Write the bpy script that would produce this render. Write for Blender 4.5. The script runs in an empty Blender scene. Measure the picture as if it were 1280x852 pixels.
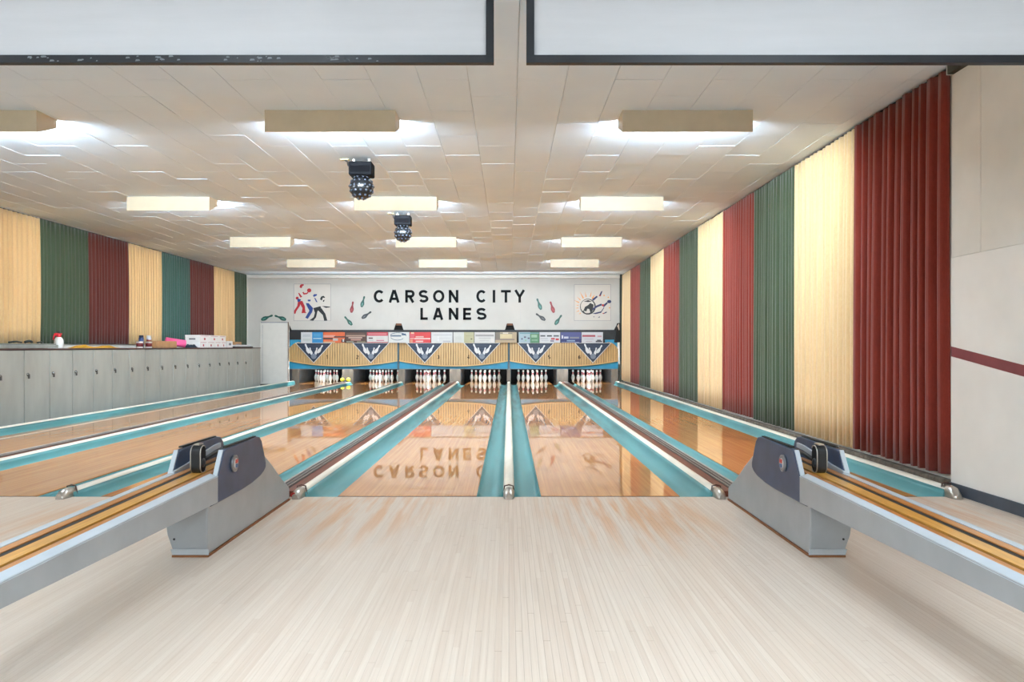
import bpy, bmesh, math, random
from mathutils import Vector
random.seed(7)
PI = math.pi
scene = bpy.context.scene
C = scene.collection

# ------------------------------------------------------------------ camera, world, exposure
FPX, CX, CY, H = 927.0, 636.0, 433.0, 1.15      # focal length in px, vanishing point, eye height
cam_d = bpy.data.cameras.new('camera')
cam = bpy.data.objects.new('camera', cam_d); C.objects.link(cam)
cam_d.sensor_width = 36.0
cam_d.lens = FPX / 1280 * 36.0
cam_d.shift_x = (640 - CX) / 1280
cam_d.shift_y = (CY - 426) / 1280
cam_d.clip_start = 0.05
cam.location = (0, 0, H); cam.rotation_euler = (PI / 2, 0, 0)
scene.camera = cam
world = bpy.data.worlds.new('world'); scene.world = world
world.use_nodes = True
world.node_tree.nodes['Background'].inputs[0].default_value = (0.9, 0.95, 1, 1)
world.node_tree.nodes['Background'].inputs[1].default_value = 0.0
vs = scene.view_settings
vs.view_transform = 'Standard'; vs.look = 'None'; vs.gamma = 1.0; vs.use_curve_mapping = False
vs.exposure = 0.80
scene.cycles.max_bounces = 10
scene.cycles.diffuse_bounces = 6
scene.cycles.glossy_bounces = 5
scene.cycles.caustics_reflective = False
scene.cycles.caustics_refractive = False
LAMP_LANE = 18.0       # radiance of the lens of a valance lamp over the lanes
LAMP_FILL = 16.5   # unseen flat lamps added to light the approach and screens
LAMP_COL = (0.76, 0.90, 1.0, 1)
LAMP_TUBE = 250.0      # radiance of the tube slot at the rear of a valance lamp

# ------------------------------------------------------------------ main dimensions (metres; x right, y down the lanes, z up)
CEIL = 3.36
XL, XR = -8.05, 3.50
YF = 5.70              # foul line
YP = 24.0              # head pins
YS = 22.85             # face of the sign wall
YM = 22.62             # front of the masking units
LANE_W = 1.067
PAIR, NARROW = 3.385, 1.564
WIDE = PAIR - NARROW
LANES = [-(NARROW / 2 + WIDE + NARROW + WIDE), -(NARROW / 2 + WIDE + NARROW), -(NARROW / 2 + WIDE), -NARROW / 2, NARROW / 2, NARROW / 2 + WIDE]
UNITS = [-1.5 * PAIR, -0.5 * PAIR, 0.5 * PAIR]

def at(px, py, y):
    return ((px - CX) * y / FPX, y, H + (CY - py) * y / FPX)

# ------------------------------------------------------------------ materials
def lin(c):
    c = c / 255.0
    return c / 12.92 if c <= 0.04045 else ((c + 0.055) / 1.055) ** 2.4
def rgb(r, g, b): return (lin(r), lin(g), lin(b), 1.0)
MATS = {}
def new_mat(name):
    m = bpy.data.materials.new(name); m.use_nodes = True
    nt = m.node_tree
    return m, nt, nt.nodes['Principled BSDF']
def node(nt, typ, **kw):
    n = nt.nodes.new(typ)
    for k, v in kw.items(): setattr(n, k, v)
    return n
def mixc(nt, fac, a, b, mode='MIX'):
    n = node(nt, 'ShaderNodeMix', data_type='RGBA', blend_type=mode)
    for i, v in ((0, fac), (6, a), (7, b)):
        if hasattr(v, 'is_linked') or hasattr(v, 'links'): nt.links.new(v, n.inputs[i])
        else: n.inputs[i].default_value = v
    return n.outputs[2]
def ramp(nt, src, p0, p1, c0=(0, 0, 0, 1), c1=(1, 1, 1, 1)):
    r = node(nt, 'ShaderNodeValToRGB')
    r.color_ramp.elements[0].position = p0; r.color_ramp.elements[1].position = p1
    r.color_ramp.elements[0].color = c0; r.color_ramp.elements[1].color = c1
    nt.links.new(src, r.inputs[0]); return r.outputs[0]
def coords(nt, scale=(1, 1, 1), kind='Object', loc=(0, 0, 0)):
    if kind == 'World':
        g = node(nt, 'ShaderNodeNewGeometry'); out = g.outputs['Position']
    else:
        t = node(nt, 'ShaderNodeTexCoord'); out = t.outputs[kind]
    m = node(nt, 'ShaderNodeMapping')
    m.inputs['Scale'].default_value = scale; m.inputs['Location'].default_value = loc
    nt.links.new(out, m.inputs[0]); return m.outputs[0]
def noise(nt, vec, scale, detail=3, rough=0.55):
    n = node(nt, 'ShaderNodeTexNoise')
    n.inputs['Scale'].default_value = scale; n.inputs['Detail'].default_value = detail
    n.inputs['Roughness'].default_value = rough
    nt.links.new(vec, n.inputs['Vector']); return n.outputs['Fac']
def bump(nt, b, src, strength, dist=0.01):
    n = node(nt, 'ShaderNodeBump')
    n.inputs['Strength'].default_value = strength; n.inputs['Distance'].default_value = dist
    nt.links.new(src, n.inputs['Height']); nt.links.new(n.outputs[0], b.inputs['Normal'])
    return n
def mat(name, col, rough=0.6, metal=0.0, var=0.10, vscale=6.0, vst=(1, 1, 1), bmp=0.0, bscale=60.0, coat=0.0, spec=0.5):
    """plain procedural paint / cloth / metal with soft tonal variation and optional fine relief"""
    if name in MATS: return MATS[name]
    m, nt, b = new_mat(name)
    v = coords(nt, vst)
    n = noise(nt, v, vscale)
    c2 = tuple(x * (1 - 2.2 * var) for x in col[:3]) + (1,)
    c1 = tuple(min(1, x * (1 + 0.6 * var)) for x in col[:3]) + (1,)
    nt.links.new(mixc(nt, ramp(nt, n, 0.3, 0.7), c2, c1), b.inputs['Base Color'])
    b.inputs['Roughness'].default_value = rough; b.inputs['Metallic'].default_value = metal
    b.inputs['Coat Weight'].default_value = coat; b.inputs['Specular IOR Level'].default_value = spec
    if bmp: bump(nt, b, noise(nt, v, bscale, 2), bmp)
    MATS[name] = m; return m
def emit(name, col, strength):
    if name in MATS: return MATS[name]
    m = bpy.data.materials.new(name); m.use_nodes = True; nt = m.node_tree
    nt.nodes.remove(nt.nodes['Principled BSDF'])
    e = node(nt, 'ShaderNodeEmission'); e.inputs[0].default_value = col; e.inputs[1].default_value = strength
    nt.links.new(e.outputs[0], nt.nodes['Material Output'].inputs[0]); MATS[name] = m; return m

def board_rand(nt, w, length):
    """one random value for each strip of width w in x and its lengths along y, in world space"""
    g = node(nt, 'ShaderNodeNewGeometry'); s = node(nt, 'ShaderNodeSeparateXYZ'); nt.links.new(g.outputs['Position'], s.inputs[0])
    def mth(op, a, bb):
        n = node(nt, 'ShaderNodeMath', operation=op)
        for i, v in ((0, a), (1, bb)):
            if v is None: continue
            if hasattr(v, 'links'): nt.links.new(v, n.inputs[i])
            else: n.inputs[i].default_value = v
        return n.outputs[0]
    ix = mth('FLOOR', mth('DIVIDE', s.outputs[0], w), None)
    wn = node(nt, 'ShaderNodeTexWhiteNoise', noise_dimensions='1D'); nt.links.new(ix, wn.inputs['W'])
    iy = mth('FLOOR', mth('DIVIDE', mth('ADD', s.outputs[1], mth('MULTIPLY', wn.outputs[0], length * 7)), length), None)
    cb = node(nt, 'ShaderNodeCombineXYZ'); nt.links.new(ix, cb.inputs[0]); nt.links.new(iy, cb.inputs[1])
    w2 = node(nt, 'ShaderNodeTexWhiteNoise', noise_dimensions='2D'); nt.links.new(cb.outputs[0], w2.inputs['Vector'])
    fx = mth('FRACT', mth('DIVIDE', s.outputs[0], w), None)
    return w2.outputs[0], fx, s, mth

def lane_material():
    m, nt, b = new_mat('oiled_lane_wood')
    r, fx, s, mth = board_rand(nt, LANE_W / 39, 2.3)
    base = ramp(nt, r, 0.0, 1.0, rgb(206, 128, 60), rgb(228, 160, 88))
    grain = noise(nt, coords(nt, (60, 1.2, 1), 'World'), 1.0, 4)
    base = mixc(nt, 0.35, base, ramp(nt, grain, 0.35, 0.7, rgb(180, 106, 48), rgb(230, 168, 98)))
    # old dressing worn into amber blotches along the boards
    bl = ramp(nt, noise(nt, coords(nt, (3.2, 0.8, 1), 'World'), 1.0, 3), 0.56, 0.68)
    base = mixc(nt, mth('MULTIPLY', bl, 0.45), base, rgb(176, 112, 60))
    seam = mth('LESS_THAN', fx, 0.035)
    base = mixc(nt, mth('MULTIPLY', seam, 0.35), base, rgb(110, 68, 38))
    nt.links.new(base, b.inputs['Base Color'])
    b.inputs['Roughness'].default_value = 0.4
    b.inputs['Coat Weight'].default_value = 1.0
    b.inputs['Coat Roughness'].default_value = 0.025
    b.inputs['Coat IOR'].default_value = 1.46
    b.inputs['Specular IOR Level'].default_value = 0.15
    wav = noise(nt, coords(nt, (22, 2.0, 1), 'World'), 1.0, 2)
    n = bump(nt, b, wav, 0.016, 0.004)
    nt.links.new(n.outputs[0], b.inputs['Coat Normal'])
    return m
def approach_material():
    m, nt, b = new_mat('bleached_maple')
    r, fx, s, mth = board_rand(nt, BW, 1.7)
    base = ramp(nt, r, 0.0, 1.0, rgb(214, 193, 176), rgb(228, 212, 197))
    grain = noise(nt, coords(nt, (90, 1.6, 1), 'World'), 1.0, 4)
    base = mixc(nt, 0.4, base, ramp(nt, grain, 0.3, 0.72, rgb(204, 180, 160), rgb(232, 218, 205)))
    grey = ramp(nt, noise(nt, coords(nt, (1.3, 0.55, 1), 'World'), 1.0, 3), 0.35, 0.7)
    base = mixc(nt, mth('MULTIPLY', grey, 0.35), base, rgb(211, 194, 179))
    # slide marks worn to the amber wood, close to the foul line
    st = ramp(nt, noise(nt, coords(nt, (13, 0.9, 1), 'World', (3.1, 0, 0)), 1.0, 4), 0.44, 0.62)
    def blob(cx, cy, sx, sy):
        dx = mth('DIVIDE', mth('SUBTRACT', s.outputs[0], cx), sx); dy = mth('DIVIDE', mth('SUBTRACT', s.outputs[1], cy), sy)
        d = mth('ADD', mth('MULTIPLY', dx, dx), mth('MULTIPLY', dy, dy))
        return mth('MAXIMUM', mth('SUBTRACT', 1.0, d), 0.0)
    zone = mth('ADD', mth('ADD', blob(-1.05, 5.45, 0.75, 1.35), blob(0.85, 5.3, 0.75, 1.35)), mth('ADD', blob(-2.6, 5.2, 0.8, 1.2), blob(2.9, 5.2, 0.5, 0.9)))
    base = mixc(nt, mth('MULTIPLY', mth('MULTIPLY', st, mth('MINIMUM', zone, 1.0)), 0.75), base, rgb(212, 150, 88))
    seam = mth('LESS_THAN', fx, 0.05)
    base = mixc(nt, mth('MULTIPLY', seam, 0.30), base, rgb(150, 122, 96))
    nt.links.new(base, b.inputs['Base Color'])
    b.inputs['Roughness'].default_value = 0.38
    b.inputs['Specular IOR Level'].default_value = 0.35
    bump(nt, b, grain, 0.08, 0.002)
    return m
def tile_material():
    m, nt, b = new_mat('painted_fibre_tile')
    oi = node(nt, 'ShaderNodeObjectInfo')
    v = coords(nt, (1, 1, 1), 'World')
    n1 = noise(nt, v, 1.1, 3)
    base = mixc(nt, ramp(nt, n1, 0.3, 0.72), rgb(215, 233, 251), rgb(225, 240, 254))
    n2 = noise(nt, coords(nt, (1, 1, 1), 'World', (4, 9, 0)), 0.55, 3)
    base = mixc(nt, ramp(nt, n2, 0.60, 0.75, (0, 0, 0, 1), (0.45, 0.45, 0.45, 1)), base, rgb(216, 222, 224))
    nt.links.new(base, b.inputs['Base Color']); b.inputs['Roughness'].default_value = 0.75
    bump(nt, b, noise(nt, v, 55, 2), 0.12, 0.004)
    return m
def gutter_material():
    m, nt, b = new_mat('teal_gutter_paint')
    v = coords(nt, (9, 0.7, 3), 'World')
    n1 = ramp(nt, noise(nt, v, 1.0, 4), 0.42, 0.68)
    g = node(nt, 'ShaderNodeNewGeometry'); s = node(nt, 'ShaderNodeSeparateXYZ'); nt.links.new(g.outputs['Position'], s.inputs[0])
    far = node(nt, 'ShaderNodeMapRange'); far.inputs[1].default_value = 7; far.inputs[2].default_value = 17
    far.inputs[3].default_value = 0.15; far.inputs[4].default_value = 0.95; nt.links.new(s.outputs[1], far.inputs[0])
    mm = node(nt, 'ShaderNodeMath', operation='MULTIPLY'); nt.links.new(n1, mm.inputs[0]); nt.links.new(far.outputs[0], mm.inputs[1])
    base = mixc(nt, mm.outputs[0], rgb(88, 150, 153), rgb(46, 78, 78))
    nt.links.new(base, b.inputs['Base Color']); b.inputs['Roughness'].default_value = 0.38
    return m
BW = 0.027
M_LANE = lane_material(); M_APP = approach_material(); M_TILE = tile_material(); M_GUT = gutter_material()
M_CEIL = mat('ceiling_backing', rgb(196, 190, 180), 0.9)
M_SUB = mat('dark_subfloor', rgb(60, 48, 38), 0.9)
M_WHITEN = mat('bright_white_wall_paint', rgb(244, 241, 236), 0.6, var=0.03, vscale=2.0, bmp=0.03)
M_WHITE = mat('white_wall_paint', rgb(190, 186, 179), 0.6, var=0.03, vscale=2.0, bmp=0.03)
M_BEIGE = mat('beige_wall_paint', rgb(234, 231, 224), 0.65, var=0.04, vscale=2.0)
M_TRIMW = mat('white_trim_paint', rgb(214, 211, 204), 0.5, var=0.02)
M_TAN = mat('cream_lamp_enamel', rgb(214, 201, 176), 0.45, var=0.03)
M_BLACK = mat('black_paint', rgb(24, 25, 28), 0.5, var=0.1)
M_PIT = mat('pit_black', rgb(16, 16, 18), 0.9, var=0.1)
M_SCREEN = mat('screen_vinyl', rgb(197, 197, 201), 0.55, var=0.02, vscale=3, vst=(0.6, 1, 6), bmp=0.04, bscale=18)
M_SFRAME = mat('screen_frame_paint', rgb(17, 19, 27), 0.45, var=0.15, vscale=9)
M_CHIP = mat('chipped_white', rgb(120, 124, 130), 0.6)
M_GREY = mat('return_grey_enamel', rgb(162, 166, 170), 0.35, var=0.05, vscale=5, coat=0.15)
M_GREYL = mat('return_pale_grey_edge', rgb(186, 193, 200), 0.35, var=0.04)
M_SLATE = mat('slate_blue_panel', rgb(62, 78, 106), 0.4, var=0.10, vscale=7)
M_RUB = mat('black_rubber', rgb(26, 26, 28), 0.55, var=0.1)
M_TRACK = mat('amber_track_wood', rgb(222, 160, 72), 0.35, var=0.12, vscale=4, vst=(30, 1.5, 4), coat=0.4)
M_TRACK2 = mat('dark_amber_track_wood', rgb(200, 130, 62), 0.35, var=0.12, vscale=4, vst=(30, 1.5, 4), coat=0.4)
M_CHROME = mat('worn_chrome', rgb(196, 190, 182), 0.28, metal=0.9, var=0.08, vscale=14)
M_CAP = mat('ivory_cap_plastic', rgb(238, 229, 213), 0.4, var=0.06, vscale=3, vst=(4, 0.6, 4))
M_REDBR = mat('red_brown_track', rgb(120, 62, 42), 0.5, var=0.2, vscale=3, vst=(10, 0.8, 4))
M_DKTRK = mat('dark_track_steel', rgb(74, 62, 58), 0.45, var=0.2, vscale=3, vst=(10, 0.8, 4))
M_STEEL = mat('pale_track_rail', rgb(186, 176, 168), 0.4, var=0.1)
M_CURB = mat('brown_curb_carpet', rgb(112, 100, 88), 0.95, var=0.25, vscale=14, bmp=0.6, bscale=90)
M_DKBASE = mat('slate_baseboard', rgb(70, 78, 90), 0.5)
M_STRIPE = mat('maroon_stripe_paint', rgb(140, 66, 72), 0.5)
M_LOCK = mat('locker_grey_enamel', rgb(158, 161, 155), 0.42, var=0.06, vscale=2.2, vst=(1, 2, 0.7))
M_LOCKTOP = mat('locker_brown_top', rgb(82, 54, 50), 0.5)
M_WOODP = mat('maple_mask_slats', rgb(206, 170, 116), 0.42, var=0.12, vscale=3, vst=(14, 1, 1.0), coat=0.2)
M_WOODE = mat('maple_mask_edge', rgb(214, 178, 122), 0.42, var=0.05)
M_BLUE = mat('mask_blue_band', rgb(44, 146, 184), 0.4, var=0.06)
M_NAVY = mat('pennant_navy', rgb(24, 36, 56), 0.5, var=0.05)
M_NAVYL = mat('pennant_blue_line', rgb(52, 80, 112), 0.5)
M_PRINTW = mat('print_white', rgb(208, 208, 208), 0.5, var=0.01)
M_PRINTG = mat('print_grey', rgb(112, 122, 136), 0.5, var=0.01)
M_INK = mat('letter_black', rgb(17, 19, 22), 0.6, var=0.04, spec=0.12)
M_PIN = mat('pin_white_plastic', rgb(240, 243, 236), 0.25, var=0.01, coat=0.4)
M_PINR = mat('pin_red_band', rgb(200, 40, 56), 0.35, var=0.02)
M_KICK = mat('kickback_board', rgb(96, 82, 69), 0.6, var=0.2, vscale=4, vst=(2, 2, 0.5))
M_KICKD = mat('kickback_dark_pad', rgb(66, 66, 66), 0.7, var=0.2)

# ------------------------------------------------------------------ mesh helpers
ORG = {}
class MB:
    def __init__(self): self.v = []; self.f = []; self.mi = []; self.cur = 0; self.smooth = []
    def face(self, idx, sm=False): self.f.append(idx); self.mi.append(self.cur); self.smooth.append(sm)
    def box(self, a, b):
        x0, y0, z0 = a; x1, y1, z1 = b; k = len(self.v)
        self.v += [(x0,y0,z0),(x1,y0,z0),(x1,y1,z0),(x0,y1,z0),(x0,y0,z1),(x1,y0,z1),(x1,y1,z1),(x0,y1,z1)]
        for q in ((0,3,2,1),(4,5,6,7),(0,1,5,4),(1,2,6,5),(2,3,7,6),(3,0,4,7)): self.face([k+i for i in q])
        return self
    def hexa(self, p):           # eight corners: bottom loop (ccw from above), top loop
        k = len(self.v); self.v += list(p)
        for q in ((0,3,2,1),(4,5,6,7),(0,1,5,4),(1,2,6,5),(2,3,7,6),(3,0,4,7)): self.face([k+i for i in q])
        return self
    def prism(self, loop0, loop1, caps=True, sm=False):
        n = len(loop0); k = len(self.v); self.v += list(loop0) + list(loop1)
        for i in range(n):
            j = (i + 1) % n
            self.face([k+i, k+j, k+n+j, k+n+i], sm)
        if caps: self.face([k+n-1-i for i in range(n)]); self.face([k+n+i for i in range(n)])
        return self
    def plate(self, pts, d):     # polygon extruded by vector d
        return self.prism(pts, [(p[0]+d[0], p[1]+d[1], p[2]+d[2]) for p in pts])
    def lathe(self, prof, seg=16, o=(0,0,0), ax='z', sm=True):
        k = len(self.v); n = len(prof)
        for i in range(seg):
            a = 2*PI*i/seg; ca, sa = math.cos(a), math.sin(a)
            for r, h in prof:
                if ax == 'z': p = (r*ca, r*sa, h)
                elif ax == 'x': p = (h, r*ca, r*sa)
                else: p = (r*ca, h, r*sa)
                self.v.append((p[0]+o[0], p[1]+o[1], p[2]+o[2]))
        for i in range(seg):
            j = (i+1) % seg
            for q in range(n-1): self.face([k+i*n+q, k+j*n+q, k+j*n+q+1, k+i*n+q+1], sm)
        self.face([k+i*n for i in range(seg)][::-1]); self.face([k+i*n+n-1 for i in range(seg)])
        return self
    def tube(self, pts, r, seg=8):
        loops = []
        for i, p in enumerate(pts):
            p = Vector(p); a = Vector(pts[max(0, i-1)]); b = Vector(pts[min(len(pts)-1, i+1)])
            t = (b - a).normalized(); up = Vector((0,0,1)) if abs(t.z) < 0.9 else Vector((1,0,0))
            u = t.cross(up).normalized(); w = u.cross(t)
            loops.append([tuple(p + u*r*math.cos(2*PI*s/seg) + w*r*math.sin(2*PI*s/seg)) for s in range(seg)])
        k = len(self.v)
        for l in loops: self.v += l
        for i in range(len(loops)-1):
            for s in range(seg):
                t = (s+1) % seg
                self.face([k+i*seg+s, k+i*seg+t, k+(i+1)*seg+t, k+(i+1)*seg+s], True)
        self.face([k+s for s in range(seg)][::-1]); self.face([k+(len(loops)-1)*seg+s for s in range(seg)])
        return self
    def sweep_y(self, prof, ys, sm=False, caps=True):   # closed (x,z) profile swept along y
        k = len(self.v); n = len(prof)
        for y in ys: self.v += [(x, y, z) for x, z in prof]
        for i in range(len(ys)-1):
            for a in range(n):
                b2 = (a+1) % n
                self.face([k+i*n+a, k+i*n+b2, k+(i+1)*n+b2, k+(i+1)*n+a], sm)
        if caps: self.face([k+a for a in range(n)]); self.face([k+(len(ys)-1)*n+a for a in range(n)][::-1])
        return self
    def build(self, name, mats, parent=None, loc=(0,0,0), fix=True):
        if not isinstance(mats, (list, tuple)): mats = [mats]
        o_ = ORG.get(parent.name, Vector((0,0,0))) if parent else Vector(loc)
        me = bpy.data.meshes.new(name)
        me.from_pydata([(x-o_[0], y-o_[1], z-o_[2]) for x, y, z in self.v], [], self.f)
        for m in mats: me.materials.append(m)
        for p, mi, s in zip(me.polygons, self.mi, self.smooth): p.material_index = mi; p.use_smooth = s
        if fix:
            bm = bmesh.new(); bm.from_mesh(me); bmesh.ops.recalc_face_normals(bm, faces=bm.faces); bm.to_mesh(me); bm.free()
        o = bpy.data.objects.new(name, me); C.objects.link(o)
        if parent: o.parent = parent; ORG[o.name] = o_
        else: o.location = loc; ORG[o.name] = Vector(loc)
        return o
def bev(o, w, seg=2, ang=35):
    m = o.modifiers.new('bevel', 'BEVEL'); m.width = w; m.segments = seg; m.limit_method = 'ANGLE'; m.angle_limit = math.radians(ang)
    return o
def tag(o, label, cat, group=None):
    o['label'] = label; o['category'] = cat
    if group: o['group'] = group
    return o
def thing(name, label, cat, loc=(0,0,0), group=None):
    o = bpy.data.objects.new(name, None); C.objects.link(o); o.location = loc; o.empty_display_size = 0.1
    ORG[o.name] = Vector(loc); return tag(o, label, cat, group)
def struct(o): o['kind'] = 'structure'; return o
def stuff(o): o['kind'] = 'stuff'; return o
def copy_tree(o, parent=None, loc=None):
    c = o.copy(); C.objects.link(c)
    if parent: c.parent = parent
    if loc is not None: c.location = loc
    for ch in o.children: copy_tree(ch, c)
    return c
def lift(parent, mesh, name, loc):           # one cheap piece that shares mesh data
    o = bpy.data.objects.new(name, mesh); C.objects.link(o); o.parent = parent; o.location = loc; return o

# ================================================================== ROOM
floor = struct(MB().box((XL-0.2, -6.2, -0.30), (XR+0.2, YF-0.015, -0.022)).build('floor', M_SUB))
lane_bed = struct(MB().box((XL-0.2, YF-0.015, -0.30), (XR+0.2, 27.2, -0.16)).build('floor', M_SUB))
# maple strips of the approach: the 120 courses in front of the camera one by one, the rest as one piece
rest = MB()
ix0, ix1 = int(math.floor(XL / BW)), int(math.ceil(XR / BW))
gap = 0.0004
bmesh_cache = {}
def unit_board(L):
    key = round(L, 2)
    if key not in bmesh_cache:
        me = bpy.data.meshes.new('board')
        b = MB().box((gap/2, 0.0005, -0.022), (BW-gap/2, key-0.0012, 0.0))
        me.from_pydata(b.v, [], b.f); me.materials.append(M_APP); bmesh_cache[key] = me
    return bmesh_cache[key]
for ix in range(ix0, ix1):
    x = ix * BW
    if -1.62 < x < 1.60:
        cut = round(random.uniform(2.6, 4.9), 1)
        for a, b_ in ((1.2, cut), (cut, YF-0.016)):
            lift(floor, unit_board(b_-a), 'board', (x, a, 0.0))
        rest.box((x+gap/2, -6.0, -0.022), (x+BW-gap/2, 1.2-0.001, 0))
    else:
        ys = [-6.0, random.uniform(-4, -2), random.uniform(-1.5, 1), random.uniform(2, 3.6), random.uniform(4, 5), YF-0.016]
        x1 = min(x+BW-gap/2, XR)
        for a, b_ in zip(ys[:-1], ys[1:]): rest.box((max(x, XL)+gap/2, a, -0.022), (x1, b_-0.0012, 0))
stuff(rest.build('boards_beyond', M_APP, floor, fix=False))

# ceiling slab and its staggered fibre tiles
ceiling = struct(MB().box((XL-0.2, -6.2, CEIL+0.016), (XR+0.2, 27.2, CEIL+0.2)).build('ceiling', M_CEIL))
TW, TL = 0.405, 0.81
spots = []
col = 0; x = XL + 0.02
while x < XR - 0.02:
    w = min(TW, XR - 0.01 - x)
    y = -6.0 + (TL/2 if col % 2 else 0)
    while y < YS - 0.05:
        l = min(TL, YS - 0.01 - y)
        cxp, cyd = x + w/2, y + l/2
        vis = 0
        if cyd > 4.6:
            px, py = CX + cxp*FPX/cyd, CY - (CEIL-H)*FPX/cyd
            if -20 < px < 1300 and py > 60: vis = w*l/cyd**3
        spots.append((vis, x, y, w, l)); y += TL
    x += TW; col += 1
spots.sort(key=lambda s: -s[0])
tile_me = bpy.data.meshes.new('tile')
tb = MB()
g_ = 0.0005; c_ = 0.0016
def tile_geo(b, x, y, w, l, z=0.0, tilt=(0, 0)):
    lo = [(x+g_+c_, y+g_+c_), (x+w-g_-c_, y+g_+c_), (x+w-g_-c_, y+l-g_-c_), (x+g_+c_, y+l-g_-c_)]
    hi = [(x+g_, y+g_), (x+w-g_, y+g_), (x+w-g_, y+l-g_), (x+g_, y+l-g_)]
    f = lambda p: z + tilt[0]*(p[0]-x-w/2) + tilt[1]*(p[1]-y-l/2)
    b.hexa([(p[0], p[1], CEIL + f(p)) for p in lo] + [(p[0], p[1], CEIL+0.0155) for p in hi])
CZ = CEIL
CEIL_SAVE = CEIL
tb.hexa([(p[0], p[1], 0.0) for p in ((g_+c_-TW/2, g_+c_-TL/2), (TW/2-g_-c_, g_+c_-TL/2), (TW/2-g_-c_, TL/2-g_-c_), (g_+c_-TW/2, TL/2-g_-c_))] +
        [(p[0], p[1], 0.010) for p in ((g_-TW/2, g_-TL/2), (TW/2-g_, g_-TL/2), (TW/2-g_, TL/2-g_), (g_-TW/2, TL/2-g_))])
tile_me.from_pydata(tb.v, [], tb.f); tile_me.materials.append(M_TILE)
restt = MB()
nt_ = 0
for vis, x, y, w, l in spots:
    if vis > 0 and nt_ < 300 and abs(w-TW) < 1e-6 and abs(l-TL) < 1e-6:
        o = lift(ceiling, tile_me, 'tile', (x+w/2, y+l/2, CEIL + random.uniform(0.001, 0.004)))
        o.rotation_euler = (random.uniform(-0.0035, 0.0035), random.uniform(-0.004, 0.004), 0); nt_ += 1
    else:
        tile_geo(restt, x, y, w, l, random.uniform(0, 0.003), (random.uniform(-0.004, 0.004), random.uniform(-0.0035, 0.0035)))
stuff(restt.build('tiles_beyond', M_TILE, ceiling, fix=True))

# side walls, wall behind the camera, pit
struct(MB().box((XL-0.2, -6.2, -0.3), (XL, 27.2, CEIL+0.016)).build('wall_left', M_BEIGE))
wr = struct(MB().box((XR, -6.2, -0.3), (XR+0.2, 27.2, CEIL+0.016)).build('wall_right', M_BEIGE))
YW = 5.84      # where the curtains end and the painted boards begin
MB().box((XR-0.018, -6.0, 0.0), (XR, YW, 1.846)).build('panel', M_WHITEN, wr)
for a, b_ in ((5.487, YW), (4.26, 5.481), (3.04, 4.254), (1.8, 3.034), (-6.0, 1.794)):
    MB().box((XR-0.010, a, 1.852), (XR, b_, 3.285)).build('panel', M_BEIGE, wr)
MB().box((XR-0.05, -6.0, 3.292), (XR, YW-0.004, CEIL+0.0)).build('panel', mat('shaded_gap_strip', rgb(62, 64, 58), 0.7), wr)  # dark strip painted in for the shadowed gap above the wall boards
MB().box((XR-0.055, YW-0.004, 3.285), (XR, YW, CEIL)).build('panel', M_TRIMW, wr)
sl = 0.154
MB().plate([(XR-0.0185, YW-0.004, 1.152), (XR-0.0185, YW-0.004, 1.074), (XR-0.0185, 0.6, 1.074-sl*(YW-0.6)), (XR-0.0185, 0.6, 1.152-sl*(YW-0.6))], (-0.0015, 0, 0)).build('stripe', M_STRIPE, wr)
struct(MB().box((XR-0.034, -6.0, 0.0), (XR-0.0185, YW, 0.085)).build('baseboard_right', M_DKBASE))
bcurb = struct(MB().box((XR-0.075, YW+0.004, -0.16), (XR, YS-0.1, 0.105)).build('baseboard_curtain', M_CURB)); bev(bcurb, 0.015, 2)
struct(MB().box((XL, -6.2, -0.3), (XR, -6.0, CEIL+0.016)).build('wall_front', M_BEIGE))
struct(MB().box((XL, 26.2, -0.3), (XR, 26.4, CEIL+0.016)).build('wall_pit', M_PIT))

# sign wall: one white board cut out above the pit, a door beside lane one
def P(px, py, dy=0.0): x, y, z = at(px, py, YS); return (x, y+dy, z)
dx0, dx1 = P(326.5, 0)[0], P(360, 0)[0]
dz = P(0, 403.5)[2]
zb = P(0, 412)[2]
outline = [(XL, 0.0), (XL, CEIL), (XR, CEIL), (XR, P(0, 404)[2])]
outline += [(P(771.5, 0)[0], P(0, 404.5)[2]), (P(767.5, 0)[0], zb)]
for c in (637.3, 498.2):
    outline += [(P(c+6.2, 0)[0], zb), (P(c+3.6, 0)[0], P(0, 404)[2]), (P(c-3.6, 0)[0], P(0, 404)[2]), (P(c-6.2, 0)[0], zb)]
outline += [(P(364.5, 0)[0], zb), (P(361, 0)[0], P(0, 404.5)[2]), (P(361, 0)[0], 0.0)]
wb = struct(MB().plate([(x, YS, z) for x, z in outline], (0, 0.06, 0)).build('wall_back', M_WHITE))
for px in (497.3, 650.5):
    MB().box((P(px, 0)[0]-0.004, YS-0.002, P(0, 404)[2]+0.02), (P(px, 0)[0]+0.004, YS+0.001, CEIL-0.12)).build('joint', mat('joint_grey', rgb(186, 186, 186), 0.7), wb)
struct(bev(MB().box((XL, YS-0.10, CEIL-0.115), (XR-0.09, YS-0.001, CEIL-0.001)).build('trim_1', M_TRIMW), 0.02, 2))
# masking board at the right end, dark pier in the corner
struct(MB().box((P(774.5, 0)[0], YS-0.16, 0.0), (XR-0.002, YS-0.002, CEIL-0.002)).build('trim_2', mat('dark_green_pier', rgb(50, 58, 50), 0.7)))
for c in (637.3, 498.2):
    MB().box((P(c-3.4, 0)[0], YS+0.01, P(0, 406.5)[2]), (P(c+3.4, 0)[0], YS+0.05, P(0, 403.9)[2])).build('notch_block', mat('notch_brown', rgb(120, 78, 52), 0.7), wb)
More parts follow.
